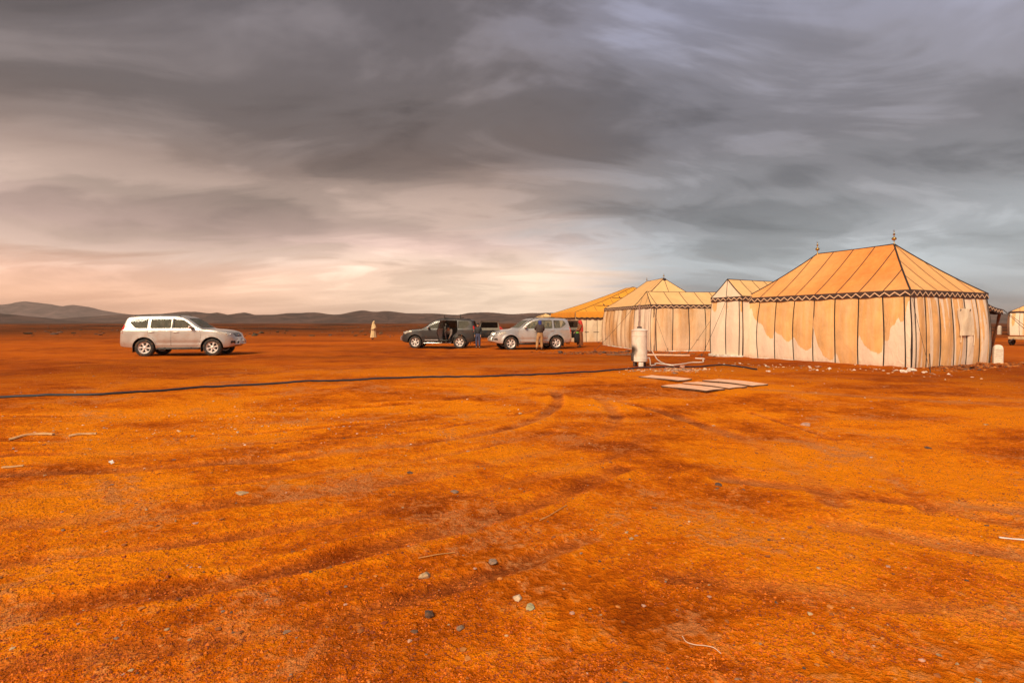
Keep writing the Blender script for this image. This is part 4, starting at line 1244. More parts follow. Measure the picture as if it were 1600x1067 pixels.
TOP150 = [(0, .72), (.03, .80), (.06, 1.00), (.10, 1.16), (.18, 1.42), (.25, 1.66), (.30, 1.76), (.42, 1.80), (.8, 1.83), (1.3, 1.85), (1.9, 1.855), (2.35, 1.835), (2.62, 1.78), (2.85, 1.665), (3.1, 1.485), (3.32, 1.315), (3.45, 1.235), (3.56, 1.215), (3.85, 1.195), (4.15, 1.16), (4.38, 1.11), (4.54, 1.04), (4.65, .94), (4.73, .80), (4.78, .66)]
P150 = dict(len=4.78, axles=(1.07, 3.86), wr=.388, arch=.475, flare=.022, belt=1.20, tumble=.27, nudge=True, bars=5,
    top=TOP150, bot=[(0, .50), (.08, .44), (.4, .38), (1, .34), (3.86, .34), (4.3, .35), (4.6, .39), (4.78, .47)],
    wid=[(0, .66), (.03, .76), (.08, .835), (.2, .885), (.5, .915), (1.07, .935), (2, .93), (3, .93), (3.86, .935), (4.2, .92), (4.42, .885), (4.58, .82), (4.70, .70), (4.78, .55)],
    windows=[[(2.25, 1.25), (3.13, 1.25), (2.82, 1.51), (2.62, 1.65), (2.25, 1.70)], [(1.30, 1.25), (2.13, 1.25), (2.13, 1.71), (1.30, 1.71)], [(.72, 1.25), (1.14, 1.25), (1.20, 1.71), (.58, 1.69), (.43, 1.52)]],
    pillars={'front_door': [(2.178, 1.24), (2.25, 1.24), (2.25, 1.71), (2.178, 1.71)], 'rear_door': [(2.13, 1.24), (2.132, 1.24), (2.134, 1.71), (2.13, 1.71)], 'body': [(1.14, 1.24), (1.175, 1.24), (1.20, 1.71), (1.14, 1.71)]},
    windshield=[(-.72, 1.27), (.72, 1.27), (.60, 1.70), (-.60, 1.70)], rearglass=[(-.60, 1.26), (.60, 1.26), (.54, 1.62), (-.54, 1.62)],
    doors={'front': [(2.17, .45), (3.26, .45), (3.36, .62), (3.40, .85), (3.36, 1.18), (2.98, 1.48), (2.74, 1.64), (2.55, 1.735), (2.17, 1.76)], 'rear': [(1.55, .45), (2.15, .45), (2.15, 1.76), (1.24, 1.745), (1.19, 1.16), (1.24, .96), (1.44, .80), (1.54, .58)]},
    handles={'front_door': (2.36, 1.08), 'rear_door': (1.36, 1.09)}, mould={'front_door': (2.19, 3.24), 'rear_door': (1.60, 2.13)}, mirror=(2.98, 1.31),
    tailgate=[(-.74, .66), (.74, .66), (.74, 1.2), (.60, 1.72), (-.60, 1.72), (-.74, 1.2)], tg_depth=.42,
    headlamp=dict(c=(4.3, .6), yaw=35, out=[(-.20, .93), (.10, .90), (.42, 1.03), (.38, 1.10), (.12, 1.085), (-.16, 1.05)], bulbs=[(-.05, .98), (.13, 1.0)]),
    taillamp=dict(c=(.15, .8), yaw=50, out=[(-.12, 1.02), (.08, 1.02), (.07, 1.40), (-.01, 1.42), (-.09, 1.34)], white=[(-.11, 1.03), (.07, 1.03), (.07, 1.18), (-.10, 1.16)]),
    fog=[(-.14, .56), (.12, .56), (.10, .68), (-.12, .68)], grille=[(-.40, .86), (.40, .86), (.46, 1.02), (-.46, 1.02)])
P120 = dict(P150, flare=.05, arch=.485, tumble=.24, j120=True, bars=4,
    top=[(0, .72), (.03, .80), (.06, 1.00), (.10, 1.16), (.17, 1.42), (.24, 1.66), (.29, 1.77), (.42, 1.82), (.8, 1.84), (1.3, 1.85), (1.9, 1.85), (2.3, 1.83), (2.58, 1.77), (2.8, 1.66), (3.05, 1.475), (3.28, 1.30), (3.42, 1.215), (3.54, 1.19), (3.85, 1.165), (4.15, 1.12), (4.38, 1.06), (4.53, .99), (4.64, .90), (4.73, .78), (4.78, .65)],
    windows=[[(2.25, 1.22), (3.10, 1.22), (2.78, 1.49), (2.58, 1.64), (2.25, 1.70)], [(1.30, 1.23), (2.13, 1.22), (2.13, 1.71), (1.30, 1.71)], [(.74, 1.26), (1.14, 1.24), (1.20, 1.71), (.56, 1.69), (.40, 1.50)]],
    headlamp=dict(c=(4.3, .6), yaw=35, out=[(-.16, .86), (.12, .86), (.36, .97), (.32, 1.06), (.10, 1.05), (-.14, 1.01)], bulbs=[(-.03, .93), (.13, .96)]),
    taillamp=dict(c=(.15, .8), yaw=50, out=[(-.11, .92), (.07, .92), (.07, 1.10), (.05, 1.28), (-.03, 1.26), (-.09, 1.15)], white=[(-.10, .95), (.06, .95), (.06, 1.04), (-.09, 1.03)]),
    grille=[(-.36, .84), (.36, .84), (.40, 1.0), (-.40, 1.0)])
K150 = build_shape(P150); K120 = build_shape(P120)
_t, _r, _d = wheel_meshes(.388, .25)
def bare(mb, nm, m_):
    o = mb.build(nm, m_, None, True, 40); me = o.data; kill(o); return me
_wm = (bare(_t, 'tyre', M_RUBBER), bare(_r, 'rim', M_ALLOY), bare(_d, 'brake_disc', M_DARK))
K150.wheel = _wm; K120.wheel = _wm

def rack(root, off, K, part):
    for x in (1.05, 2.05):
        b = MB(); b.rbox((x, 0, 1.93), (.07, 1.34, .035), .012)
        for sg in (1, -1): b.box((x, sg*.62, 1.90), (.05, .05, .07))
        part('roof_bar', (b.v, b.f), M_BLACKP)
        st = MB(); st.rbox((x, .60, 2.03), (.05, .035, .20), .01); part('rack_upright', (st.v, st.f), M_BLACKP)

def at_ground(x, y, dz=0.0): return (x, y, H(x, y)+dz)
car(K150, 'parked_car', 'silver off-road wagon with all doors shut, standing alone on the left', at_ground(-16.06, 25.2), R(10), M_SILVER, M_GLASS, scale=1.05)
car(K150, 'parked_car', 'dark grey off-road wagon with rear side door and tailgate open', at_ground(-4.55, 32.8), R(177.5), M_GREY, M_GLASSD, opened=(('rear_left', -99), ('tailgate', 112)), extras=rack, moulding=M_CHROME)
car(K120, 'parked_car', 'silver off-road wagon with front door ajar and tailgate open beside the marquee', at_ground(1.10, 31.2), R(180+17), M_SILVER2, M_GLASS, opened=(('front_left', -13), ('tailgate', 105)), scale=1.02)
# ================================================================== PEOPLE
M_SKIN = mat('brown_skin', (.30, .14, .07), .6, var=.1, vscale=10)
M_SKIN2 = mat('tan_skin', (.48, .24, .13), .6, var=.1, vscale=10)
M_HAIR = mat('black_hair', (.012, .009, .008), .6, var=.3, vscale=30)
M_JEANS = mat('blue_jeans', (.045, .052, .105), .85, var=.3, vscale=9, bump=.3)
M_JACKET = mat('black_jacket', (.016, .015, .017), .7, var=.3, vscale=7, bump=.3, bscale=12)
M_KHAKI = mat('tan_trousers', (.36, .19, .075), .85, var=.2, vscale=8, bump=.3)
M_COATB = mat('grey_brown_jacket', (.055, .036, .030), .85, var=.3, vscale=7, bump=.3, bscale=12)
M_BLUE = mat('blue_headcloth', (.025, .035, .19), .85, var=.3, vscale=12)
M_REDC = mat('red_cloth', (.52, .035, .018), .85, var=.25, vscale=9, bump=.3)
M_BROWNR = mat('brown_robe', (.22, .075, .025), .88, var=.25, vscale=6, bump=.3)
M_BEIGE = mat('beige_wool', (.58, .40, .20), .92, var=.15, vscale=6, bump=.4, bscale=15)
M_SHOE = mat('dark_shoe', (.03, .02, .015), .6, var=.3)
M_GREYC = mat('grey_clothes', (.26, .20, .16), .88, var=.25, vscale=8, bump=.3)
M_BAG = mat('black_bag', (.012, .012, .012), .7, var=.3, vscale=8, bump=.4, bscale=10)
M_GREEN = mat('green_cloth', (.16, .42, .05), .8, var=.2, vscale=8)

def skin(name, J, E, m_, parent, root=0, sub=1):
    """J: list of (point, radius); E: edges"""
    me = bpy.data.meshes.new(name); me.from_pydata([tuple(p) for p, r in J], E, [])
    o = bpy.data.objects.new(name, me); TMP.collection.objects.link(o)
    md = o.modifiers.new('s', 'SKIN'); md.use_smooth_shade = True
    for i, (p, r) in enumerate(J):
        rr_ = r if isinstance(r, tuple) else (r, r)
        me.skin_vertices[0].data[i].radius = rr_; me.skin_vertices[0].data[i].use_root = (i == root)
    o.modifiers.new('u', 'SUBSURF').levels = sub
    m2 = bake(o); kill(o)
    m2.name = name; m2.materials.clear(); m2.materials.append(m_)
    m2.polygons.foreach_set('use_smooth', [True]*len(m2.polygons))
    return link(bpy.data.objects.new(name, m2), parent)

BASE = dict(pelvis=(0, 0, .95), belly=(0, .01, 1.10), chest=(0, .01, 1.30), neck=(0, .0, 1.48), head=(0, .015, 1.58), crown=(0, .005, 1.68),
            shl=(-.17, 0, 1.42), shr=(.17, 0, 1.42), ell=(-.22, -.03, 1.15), elr=(.22, -.03, 1.15), wrl=(-.21, .06, .92), wrr=(.21, .06, .92),
            hpl=(-.09, 0, .90), hpr=(.09, 0, .90), knl=(-.10, .03, .50), knr=(.10, .03, .50), anl=(-.10, 0, .09), anr=(.10, 0, .09), tol=(-.12, .15, .035), tor=(.12, .15, .035))

def hand(J, E, wi, w_, el, side_):
    """palm and five unequal bent fingers grown from a wrist"""
    w_ = Vector(w_); d = (w_-Vector(el)).normalized(); s_ = Vector((side_, 0, 0)); s_ = (s_-d*s_.dot(d)).normalized(); f_ = d.cross(s_)
    p = len(J); J.append((w_+d*.075, (.036, .018))); E.append((wi, p))
    for k, (o_, ln) in enumerate(((-.028, .075), (-.010, .088), (.009, .082), (.027, .064))):
        a = len(J); J.append((w_+d*.10+f_*o_, .0095)); J.append((w_+d*(.10+ln*.55)+f_*o_*1.15-s_*.006, .0085)); J.append((w_+d*(.10+ln*.95)+f_*o_*1.15-s_*.026, .0075))
        E += [(p, a), (a, a+1), (a+1, a+2)]
    a = len(J); J.append((w_+d*.045+f_*.038-s_*.012, .011)); J.append((w_+d*.085+f_*.055-s_*.028, .009)); E += [(p, a), (a, a+1)]

def person(label, loc_, rz, pose=None, scale=1.0, skin_m=None, top=None, trousers=None, shoes=None, hair=None, group='people around the cars', legs=True):
    B = {k: Vector(v) for k, v in BASE.items()}
    for k, v in (pose or {}).items(): B[k] = Vector(v)
    root = empty('person', loc_, rz, scale); tag(root, label, 'person', group)
    nm = ['pelvis', 'belly', 'chest', 'neck', 'head', 'crown', 'shl', 'ell', 'wrl', 'shr', 'elr', 'wrr', 'hpl', 'knl', 'anl', 'tol', 'hpr', 'knr', 'anr', 'tor']
    rad = dict(pelvis=(.145, .10), belly=(.13, .10), chest=(.15, .105), neck=.052, head=(.078, .092), crown=(.062, .075), shl=.060, ell=.043, wrl=.029, shr=.060, elr=.043, wrr=.029,
               hpl=.088, knl=.056, anl=.038, tol=.030, hpr=.088, knr=.056, anr=.038, tor=.030)
    J = [(B[k], rad[k]) for k in nm]; ix = {k: i for i, k in enumerate(nm)}
    E = [(ix[a], ix[b]) for a, b in (('pelvis', 'belly'), ('belly', 'chest'), ('chest', 'neck'), ('neck', 'head'), ('head', 'crown'), ('chest', 'shl'), ('shl', 'ell'), ('ell', 'wrl'), ('chest', 'shr'), ('shr', 'elr'), ('elr', 'wrr'),
         ('pelvis', 'hpl'), ('hpl', 'knl'), ('knl', 'anl'), ('anl', 'tol'), ('pelvis', 'hpr'), ('hpr', 'knr'), ('knr', 'anr'), ('anr', 'tor'))]
    hd = B['head']; up = (B['crown']-B['neck']).normalized(); fw = B.get('face', Vector((0, 1, 0))); fw = (fw-up*fw.dot(up)).normalized(); rt = fw.cross(up)
    a = len(J); J.append((hd+fw*.092-up*.005, .014)); E.append((ix['head'], a))                          # nose
    J.append((hd+fw*.060-up*.085, .030)); E.append((ix['head'], a+1))                                    # chin
    for q in (-1, 1): J.append((hd+rt*q*.085-fw*.01, .016)); E.append((ix['head'], len(J)-1))              # ears
    hand(J, E, ix['wrl'], B['wrl'], B['ell'], 1); hand(J, E, ix['wrr'], B['wrr'], B['elr'], -1)
    body = skin('body', J, E, skin_m or M_SKIN, root)
    eb = MB()
    for q in (-1, 1): eb.ell(hd+fw*.078+rt*q*.032+up*.015, (.013, .010, .009), 8, 6)
    eb.build('eyes', M_HAIR, body)
    mb = MB(); mb.ell(hd+fw*.083-up*.045, (.024, .008, .007), 8, 6); mb.build('mouth', M_REDC, body)
    if trousers:
        k2 = [('pelvis', (.18, .135)), ('hpl', .12), ('knl', .092), ('anl', .078), ('hpr', .12), ('knr', .092), ('anr', .078), ('belly', (.15, .12))]
        skin('trousers', [(B[k] if not k.startswith('an') else B[k]+Vector((0, 0, .03)), r) for k, r in k2], [(0, 1), (1, 2), (2, 3), (0, 4), (4, 5), (5, 6), (0, 7)], trousers, root)
    if top:
        k2 = [('chest', (.215, .165)), ('belly', (.20, .155)), ('pelvis', (.205, .155)), ('shl', .10), ('ell', .075), ('wrl', .052), ('shr', .10), ('elr', .075), ('wrr', .052), ('neck', .095)]
        skin('jacket', [(B[k]-(Vector((0, 0, .035)) if k == 'neck' else Vector()), r) for k, r in k2], [(0, 1), (1, 2), (0, 3), (3, 4), (4, 5), (0, 6), (6, 7), (7, 8), (0, 9)], top, root)
    for q in 'lr':
        skin('shoe', [(B['an'+q], .052), (B['an'+q]*.6+B['to'+q]*.4-Vector((0, 0, .015)), .048), (B['to'+q], .038), (B['an'+q]-fw*.05-Vector((0, 0, .04)), .04)], [(0, 1), (1, 2), (0, 3)], shoes or M_SHOE, root)
    if hair:
        c = hd*.45+B['crown']*.55
        hb = MB(); hb.ell(c-fw*.018+up*.02, (.090, .100, .085), 14, 9); hb.build('hair', hair, root)
    root['_'] = 0; del root['_']
    return root, B

def robe(root, rings, m_, name='robe', folds=9, amp=.02, n=48):
    """loose garment: rings of (centre x, y, z, half width, half depth)"""
    P = []
    for i, (cx_, cy_, cz_, a, b) in enumerate(rings):
        f = amp*(1-i/(len(rings)-1))
        P.append([(cx_+(a+f*math.sin(folds*t+i*.4))*math.cos(t), cy_+(b+f*math.sin(folds*t+i*.4+.7))*math.sin(t), cz_+.01*math.sin(3*t)*(i == 0)) for t in [2*math.pi*k/n for k in range(n+1)]])
    return MB().grid(P).build(name, m_, root, True, None)

def gz(x, y, lift=0): return (x, y, H(x, y)+lift)

# walker in a hooded wool robe
r_, B_ = person('person in long beige hooded robe walking alone on the plain', gz(-13.15, 48.6), R(128), dict(ell=(-.32, -.06, 1.14), wrl=(-.22, .14, .98), elr=(.33, -.10, 1.14), wrr=(.24, .10, .97), tol=(-.11, .26, .035), anl=(-.10, .12, .09), knl=(-.10, .12, .50)), 1.0, M_SKIN, None, M_BEIGE)
robe(r_, [(0, 0, .20, .30, .30), (0, 0, .45, .27, .26), (0, 0, .80, .235, .21), (0, 0, 1.05, .225, .18), (0, 0, 1.28, .245, .165), (0, 0, 1.40, .21, .13), (0, 0, 1.46, .12, .10), (0, 0, 1.50, .075, .075)], M_BEIGE, 'robe')
for s0, s1, s2 in (('shl', 'ell', 'wrl'), ('shr', 'elr', 'wrr')):
    MB().tube([B_[s0]*.85+Vector((0, 0, .2)), B_[s0]*1.05-Vector((0, 0, .07)), B_[s1]*1.0, B_[s2]], [.07, .095, .095, .12], 14, False).build('sleeve', M_BEIGE, r_)
P = []
for j in range(15):                                                       # pointed hood, open at the face
    t = j/14; row = []
    rad_ = .118*(1-max(0, t-.15)**2.0*1.38)**.7 if t < 1 else .004
    for k in range(25):
        a = R(-270) + R(58 + 244*k/24) + math.pi
        row.append((rad_*.92*math.cos(a), rad_*1.05*math.sin(a) - .005 - .09*t**3, 1.455+.345*t))
    P.append(row)
MB().grid(P).build('hood', M_BEIGE, r_, True, None)

# person in jeans by the open tailgate of the dark wagon
person('person in black jacket and blue jeans beside the dark wagon\'s open tailgate', gz(-2.10, 31.6), R(178), dict(head=(0, .045, 1.565), crown=(0, .06, 1.665), wrl=(-.20, .12, .90), wrr=(.20, .12, .90)), .90, M_SKIN2, M_JACKET, M_JEANS, None, M_HAIR)
# man in tan trousers at the side of the silver wagon
r_, B_ = person('person in brown jacket and tan trousers at the open silver wagon\'s side', gz(1.62, 29.55), R(8), dict(head=(0, .05, 1.57), crown=(0, .05, 1.67), shl=(-.18, .03, 1.42), ell=(-.26, .18, 1.24), wrl=(-.18, .38, 1.20), elr=(.24, .12, 1.16), wrr=(.14, .34, 1.12), knl=(-.15, .03, .50), anl=(-.20, -.04, .09), tol=(-.22, .10, .035)), 1.0, M_SKIN, M_COATB, M_KHAKI)
hb = MB(); hb.ell(B_['head']+Vector((0, -.015, .05)), (.115, .125, .105), 16, 10); hb.ell(B_['head']+Vector((.0, -.06, -.05)), (.10, .08, .10), 14, 8); hb.build('head_cloth', M_BLUE, r_)
# person with red headscarf behind the silver wagon
r_, B_ = person('person in red headscarf and brown robe holding a black bag near the marquee', gz(4.36, 32.8), R(95), dict(ell=(-.22, .08, 1.16), wrl=(-.14, .26, 1.05), elr=(.22, .08, 1.16), wrr=(.10, .28, 1.0)), 1.0, M_SKIN, M_BROWNR, M_JACKET)
robe(r_, [(0, 0, .16, .22, .20), (0, 0, .5, .215, .19), (0, 0, .8, .21, .18), (0, 0, 1.1, .195, .15), (0, 0, 1.32, .20, .14), (0, 0, 1.44, .13, .10)], M_BROWNR, 'robe', 8, .014)
sc = MB(); sc.ell(B_['head']+Vector((0, -.02, .04)), (.125, .135, .135), 16, 10)
sc.v = [(x, y, z) for x, y, z in sc.v]
sc.build('headscarf', M_REDC, r_)
P = []
for j in range(9):
    t = j/8; row = []
    for k in range(17):
        a = R(150+240*k/16)
        rr_ = .115+.07*math.sin(t*2.2)+.012*math.sin(k*1.7)
        row.append((rr_*1.1*math.cos(a), rr_*math.sin(a)-.02, 1.62-.62*t))
    P.append(row)
MB().grid(P).build('scarf_tail', M_REDC, r_, True, None)
bag = empty('shoulder_bag', gz(4.12, 32.55), R(20)); tag(bag, 'black bag with green cloth on top, carried by the red-scarfed person', 'bag')
b = MB(); b.rbox((0, 0, .62), (.34, .20, .62), .07); b.build('bag_body', M_BAG, bag)
b = MB(); b.tube(smooth_line([(-.12, 0, .90), (-.08, 0, 1.04), (0, 0, 1.10), (.08, 0, 1.04), (.12, 0, .90)], 4), .014, 6); b.build('bag_handle', M_BAG, bag)
b = MB(); b.ell((0.02, -.05, .95), (.10, .08, .06), 12, 8); b.build('cloth', M_GREEN, bag)
# person sitting sideways in the open rear door of the dark wagon, bent forward
person('person in grey clothes sitting in the dark wagon\'s open rear doorway', (-3.92, 32.38, H(-3.92, 32.38)), R(168),
       dict(pelvis=(0, -.02, .86), belly=(0, .08, 1.0), chest=(0, .20, 1.16), neck=(0, .30, 1.28), head=(0, .37, 1.36), crown=(0, .42, 1.45), shl=(-.18, .24, 1.22), shr=(.18, .24, 1.22), ell=(-.22, .36, 1.0), elr=(.22, .36, 1.0), wrl=(-.14, .46, .80), wrr=(.14, .46, .80),
            hpl=(-.10, .02, .84), hpr=(.10, .02, .84), knl=(-.13, .42, .80), knr=(.13, .42, .80), anl=(-.13, .46, .43), anr=(.13, .46, .43), tol=(-.14, .60, .385), tor=(.14, .60, .385)), .95, M_SKIN2, M_GREYC, M_JACKET, None, M_HAIR)
# person in red stooping beyond the bonnet
r_, B_ = person('person in red stooping behind the bonnet of the silver wagon with open tailgate', gz(-.78, 34.6), R(60),
       dict(pelvis=(0, -.20, .92), belly=(0, -.08, 1.05), chest=(0, .12, 1.22), neck=(0, .27, 1.28), head=(0, .36, 1.32), crown=(0, .40, 1.41), shl=(-.19, .14, 1.26), shr=(.19, .14, 1.26), ell=(-.24, .30, 1.02), elr=(.24, .30, 1.02), wrl=(-.16, .48, .86), wrr=(.16, .48, .86), hpl=(-.09, -.18, .88), hpr=(.09, -.18, .88)), 1.0, M_SKIN, M_REDC, M_REDC)
hb = MB(); hb.ell(B_['head']+Vector((0, -.03, .04)), (.12, .12, .11), 14, 9); hb.build('head_cloth', mat('orange_headcloth', (.60, .24, .06), .85, var=.2), r_)

# ================================================================== CAMP CLUTTER
# wood-fired water boiler
M_ENAMEL = mat('chalky_white_tank', (.72, .62, .52), .6, var=.08, vscale=5, bump=.15, dirt=((.30, .17, .09), .45, 3.2))
def tank_material():
    m = bpy.data.materials.new('sooty_white_tank'); m.use_nodes = True
    t = NT(m.node_tree)
    co = t.n('ShaderNodeTexCoord').outputs['Object']
    sp = t.n('ShaderNodeSeparateXYZ'); t.link(co, sp.inputs[0])
    n1 = t.noise(co, 5, 6, .65, .5); n2 = t.noise(co, 22, 4, .6); n3 = t.noise(t.mapping(co, scale=(1, 1, .25)), 8, 4, .6)
    col = t.mix(t.smooth(n1, .35, .7), (.76, .66, .56), (.66, .54, .43))
    col = t.mix(t.math('MULTIPLY', t.smooth(n3, .56, .72), .5), col, (.42, .24, .12))
    # soot escaping from the fire door on the left flank
    dx = t.math('ADD', sp.outputs[0], .27); dz = t.math('SUBTRACT', sp.outputs[2], .58)
    d = t.math('SQRT', t.math('ADD', t.math('MULTIPLY', t.math('MULTIPLY', dx, dx), 7.0), t.math('MULTIPLY', t.math('MULTIPLY', dz, dz), 3.2)))
    col = t.mix(t.smooth(t.math('ADD', d, t.math('MULTIPLY', t.math('SUBTRACT', n1, .5), .5)), .50, .12), col, (.045, .025, .015))
    col = t.mix(t.math('MULTIPLY', t.smooth(n2, .66, .72), t.smooth(n1, .42, .6)), col, (.09, .05, .03))
    b = t.n('ShaderNodeBsdfPrincipled', i_Roughness=.55); t.link(col, b.inputs['Base Color'])
    bp = t.n('ShaderNodeBump', i_Strength=.3, i_Distance=.01); t.link(n1, bp.inputs['Height']); t.link(bp.outputs[0], b.inputs['Normal'])
    out = t.n('ShaderNodeOutputMaterial'); t.link(b.outputs[0], out.inputs[0])
    return m
M_TANK = tank_material()
bo = empty('water_boiler', gz(4.58, 18.4)); tag(bo, 'dented white water boiler tank with sooty side and thin flue pipe', 'boiler')
b = MB(); b.lathe([(.255, .17), (.275, .18), (.275, .26), (.285, .265), (.285, .29), (.276, .295), (.274, .70), (.277, 1.08), (.285, 1.085), (.285, 1.105), (.276, 1.11), (.277, 1.26), (.292, 1.265), (.292, 1.29), (.26, 1.30), (.16, 1.335), (.08, 1.36), (.0, 1.365)], n=40)
b.build('tank', M_TANK, bo, True, 30)
b = MB(); b.lathe([(.075, 1.34), (.085, 1.35), (.085, 1.41), (.07, 1.42), (.0, 1.42)], n=20); b.build('flue_collar', M_IRON, bo)
b = MB(); b.tube([(0, 0, 1.38), (.004, 0, 1.8), (.0, 0, 2.22)], .036, 12); b.build('flue_pipe', mat('dull_pipe', (.34, .22, .17), .5, metal=.3, var=.25, vscale=8), bo)
for a in (R(20), R(110), R(200), R(290)):
    b = MB(); b.rbox((.22*math.cos(a), .22*math.sin(a), .09), (.07, .07, .20), .01); b.build('leg', M_IRON, bo)
b = MB(); b.rbox((0, -.18, .07), (.16, .14, .18), .015); b.build('ash_box', M_TANK, bo)
b = MB(); b.rbox((-.27, -.06, .33), (.05, .20, .26), .01); b.build('fire_door', M_IRON, bo)
b = MB(); b.tube([(.27, 0, .30), (.36, .02, .30), (.40, .05, .18), (.42, .1, .03)], .022, 8); b.build('outlet_pipe', M_ENAMEL, bo)

M_BHOSE = mat('black_hose_plastic', (.010, .011, .020), .65, var=.3, vscale=3, dirt=((.10, .04, .015), .3, 2))
M_WHOSE = mat('white_hose_plastic', (.70, .58, .48), .5, var=.1, vscale=3, dirt=((.42, .2, .09), .4, 3))
def ground_line(pts, r, lift=None, n=8, sag=None):
    P_ = np.array(smooth_line(pts, n))
    z = height(P_[:, 0], P_[:, 1]) + track_fields(P_[:, 0], P_[:, 1])[0] + (r*.75 if lift is None else lift)
    return [(x, y, h) for (x, y), h in zip(P_, z)]
hz = ground_line([(-30, 3.0), (-20, 5.5), (-14.5, 8.3), (-11.6, 10.1), (-10.8, 10.75), (-10.12, 10.94), (-9.56, 11.10), (-8.98, 11.23), (-8.15, 11.85), (-7.37, 12.55), (-6.24, 13.13), (-5.11, 13.62), (-3.56, 14.22), (-1.85, 14.8), (0, 15.42), (2.04, 16.31), (3.35, 16.85), (4.38, 17.6), (5.37, 17.9), (6.96, 18.55), (7.76, 19.0), (8.05, 18.75), (8.23, 18.03), (8.32, 17.41)], .030)
o = MB().tube(hz, .030, 8).build('water_hose', M_BHOSE); tag(o, 'long black hose lying across the dirt from the left edge to the boiler', 'hose')
wz_ = ground_line([(5.05, 18.55), (5.3, 18.95), (5.5, 19.6), (5.68, 19.4), (5.81, 18.85), (6.27, 19.14), (7.02, 20.09), (7.62, 20.48), (8.09, 21.69), (8.48, 22.6), (8.2, 22.9)], .026)
o = MB().tube(wz_, .026, 8).build('white_hose', M_WHOSE); tag(o, 'white hose looping over the dirt away from the boiler outlet', 'hose', 'white hoses')
wz_ = ground_line([(7.55, 27.75), (7.2, 26.0), (6.49, 23.06), (5.95, 20.6), (5.78, 19.25), (5.9, 18.75)], .024)
o = MB().tube(wz_, .024, 8).build('white_hose', M_WHOSE); tag(o, 'white hose running from the hall tent wall to join the looped one', 'hose', 'white hoses')

# hardboard sheets lying on the ground
M_BOARD = mat('pale_board', (.78, .45, .29), .95, var=.10, vscale=4, bump=.2, spec=.1, dirt=((.60, .22, .06), .5, 2.4))
M_BOARD_EDGE_SHADE = mat('dark_board_edge', (.10, .045, .02), .9, var=.3, vscale=8)  # board sides coloured dark to stand in for the shadow between boards
def sheet(label, quad, thick=.035, lift=.02):
    cx_ = sum(p[0] for p in quad)/4; cy_ = sum(p[1] for p in quad)/4
    top = []; bot = []; N = 6
    quad = [(cx_+(x-cx_)*.94, cy_+(y-cy_)*.94) for x, y in quad]
    zs = max(H(x, y) for x, y in quad + [(cx_, cy_)]) + lift
    P0, P1, P2, P3 = [Vector((x, y)) for x, y in quad]
    v = []; f = []
    for s_ in (0, 1):
        for i in range(N+1):
            for j in range(N+1):
                a = (P0.lerp(P3, i/N)).lerp(P1.lerp(P2, i/N), j/N)
                z = zs + .012*math.sin(i*.7+cx_) + .006*math.sin(j*.9+cy_) - (thick if s_ else 0)
                v.append((a.x-cx_, a.y-cy_, z))
    n = N+1; q = n*n
    for i in range(N):
        for j in range(N):
            f.append((i*n+j, (i+1)*n+j, (i+1)*n+j+1, i*n+j+1)); f.append((q+i*n+j, q+i*n+j+1, q+(i+1)*n+j+1, q+(i+1)*n+j))
    ring = [j for j in range(N)] + [i*n+N for i in range(N)] + [N*n+j for j in range(N, 0, -1)] + [i*n for i in range(N, 0, -1)]
    for a, b_ in zip(ring, ring[1:]+ring[:1]): f.append((a, b_, b_+q, a+q))
    o = mesh_obj('board', v, f, M_BOARD, None, True, 40); o.data.materials.append(M_BOARD_EDGE_SHADE)
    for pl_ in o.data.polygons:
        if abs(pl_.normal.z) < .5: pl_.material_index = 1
    o.location = (cx_, cy_, 0)
    tag(o, label, 'board', 'pale boards laid on the dirt')
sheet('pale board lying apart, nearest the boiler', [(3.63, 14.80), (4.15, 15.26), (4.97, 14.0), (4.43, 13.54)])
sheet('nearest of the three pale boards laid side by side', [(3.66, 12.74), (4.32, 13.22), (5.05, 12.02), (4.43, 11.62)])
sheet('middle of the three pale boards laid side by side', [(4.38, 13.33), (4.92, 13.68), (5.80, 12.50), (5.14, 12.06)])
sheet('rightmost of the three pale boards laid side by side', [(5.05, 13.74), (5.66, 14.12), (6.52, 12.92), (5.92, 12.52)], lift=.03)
for lab, p0, p1, wd in (('long pale plank on the ground between boiler and hall tent', (5.9, 25.2), (8.5, 24.5), .34), ('short dark plank end on the ground left of the boiler', (4.6, 24.9), (5.9, 24.8), .22)):
    d_ = (Vector(p1)-Vector(p0)).normalized(); n_ = Vector((-d_.y, d_.x))*wd/2
    b = MB(); L_ = (Vector(p1)-Vector(p0)).length
    b.rbox((0, 0, 0), (L_, wd, .05), .01)
    o = b.build('plank', M_BOARD if wd > .3 else M_WOODP); mid_ = (Vector(p0)+Vector(p1))/2
    o.location = (mid_.x, mid_.y, H(mid_.x, mid_.y)+.05); o.rotation_euler = (R(2), 0, math.atan2(d_.y, d_.x)); tag(o, lab, 'plank')

# milestones
M_MILE = mat('whitewashed_stone', (.66, .55, .44), .85, var=.12, vscale=9, bump=.5, bscale=22, dirt=((.40, .24, .13), .5, 7))
def milestone(label, x, y, rz, s_):
    b = MB(); P = []
    for z, k in ((-.1, 1.0), (.2, 1.0), (.48, .98), (.56, .95), (.62, .85), (.66, .70), (.69, .45), (.70, .0)):
        ring = []
        for q in range(24):
            a = 2*math.pi*q/24
            cx_, cy_ = math.cos(a), math.sin(a)
            m_ = (abs(cx_)**5+abs(cy_)**5)**(-1/5)
            ring.append((.17*cx_*m_*k, .13*cy_*m_*(k if k > .5 else k), z))
        ring.append(ring[0]); P.append(ring)
    b.grid(P)
    o = b.build('milestone', M_MILE, None, True, 40); o.location = gz(x, y); o.rotation_euler = (0, R(1.5), rz); o.scale = (s_*.88, s_*.88, s_)
    tag(o, label, 'milestone')
    return o
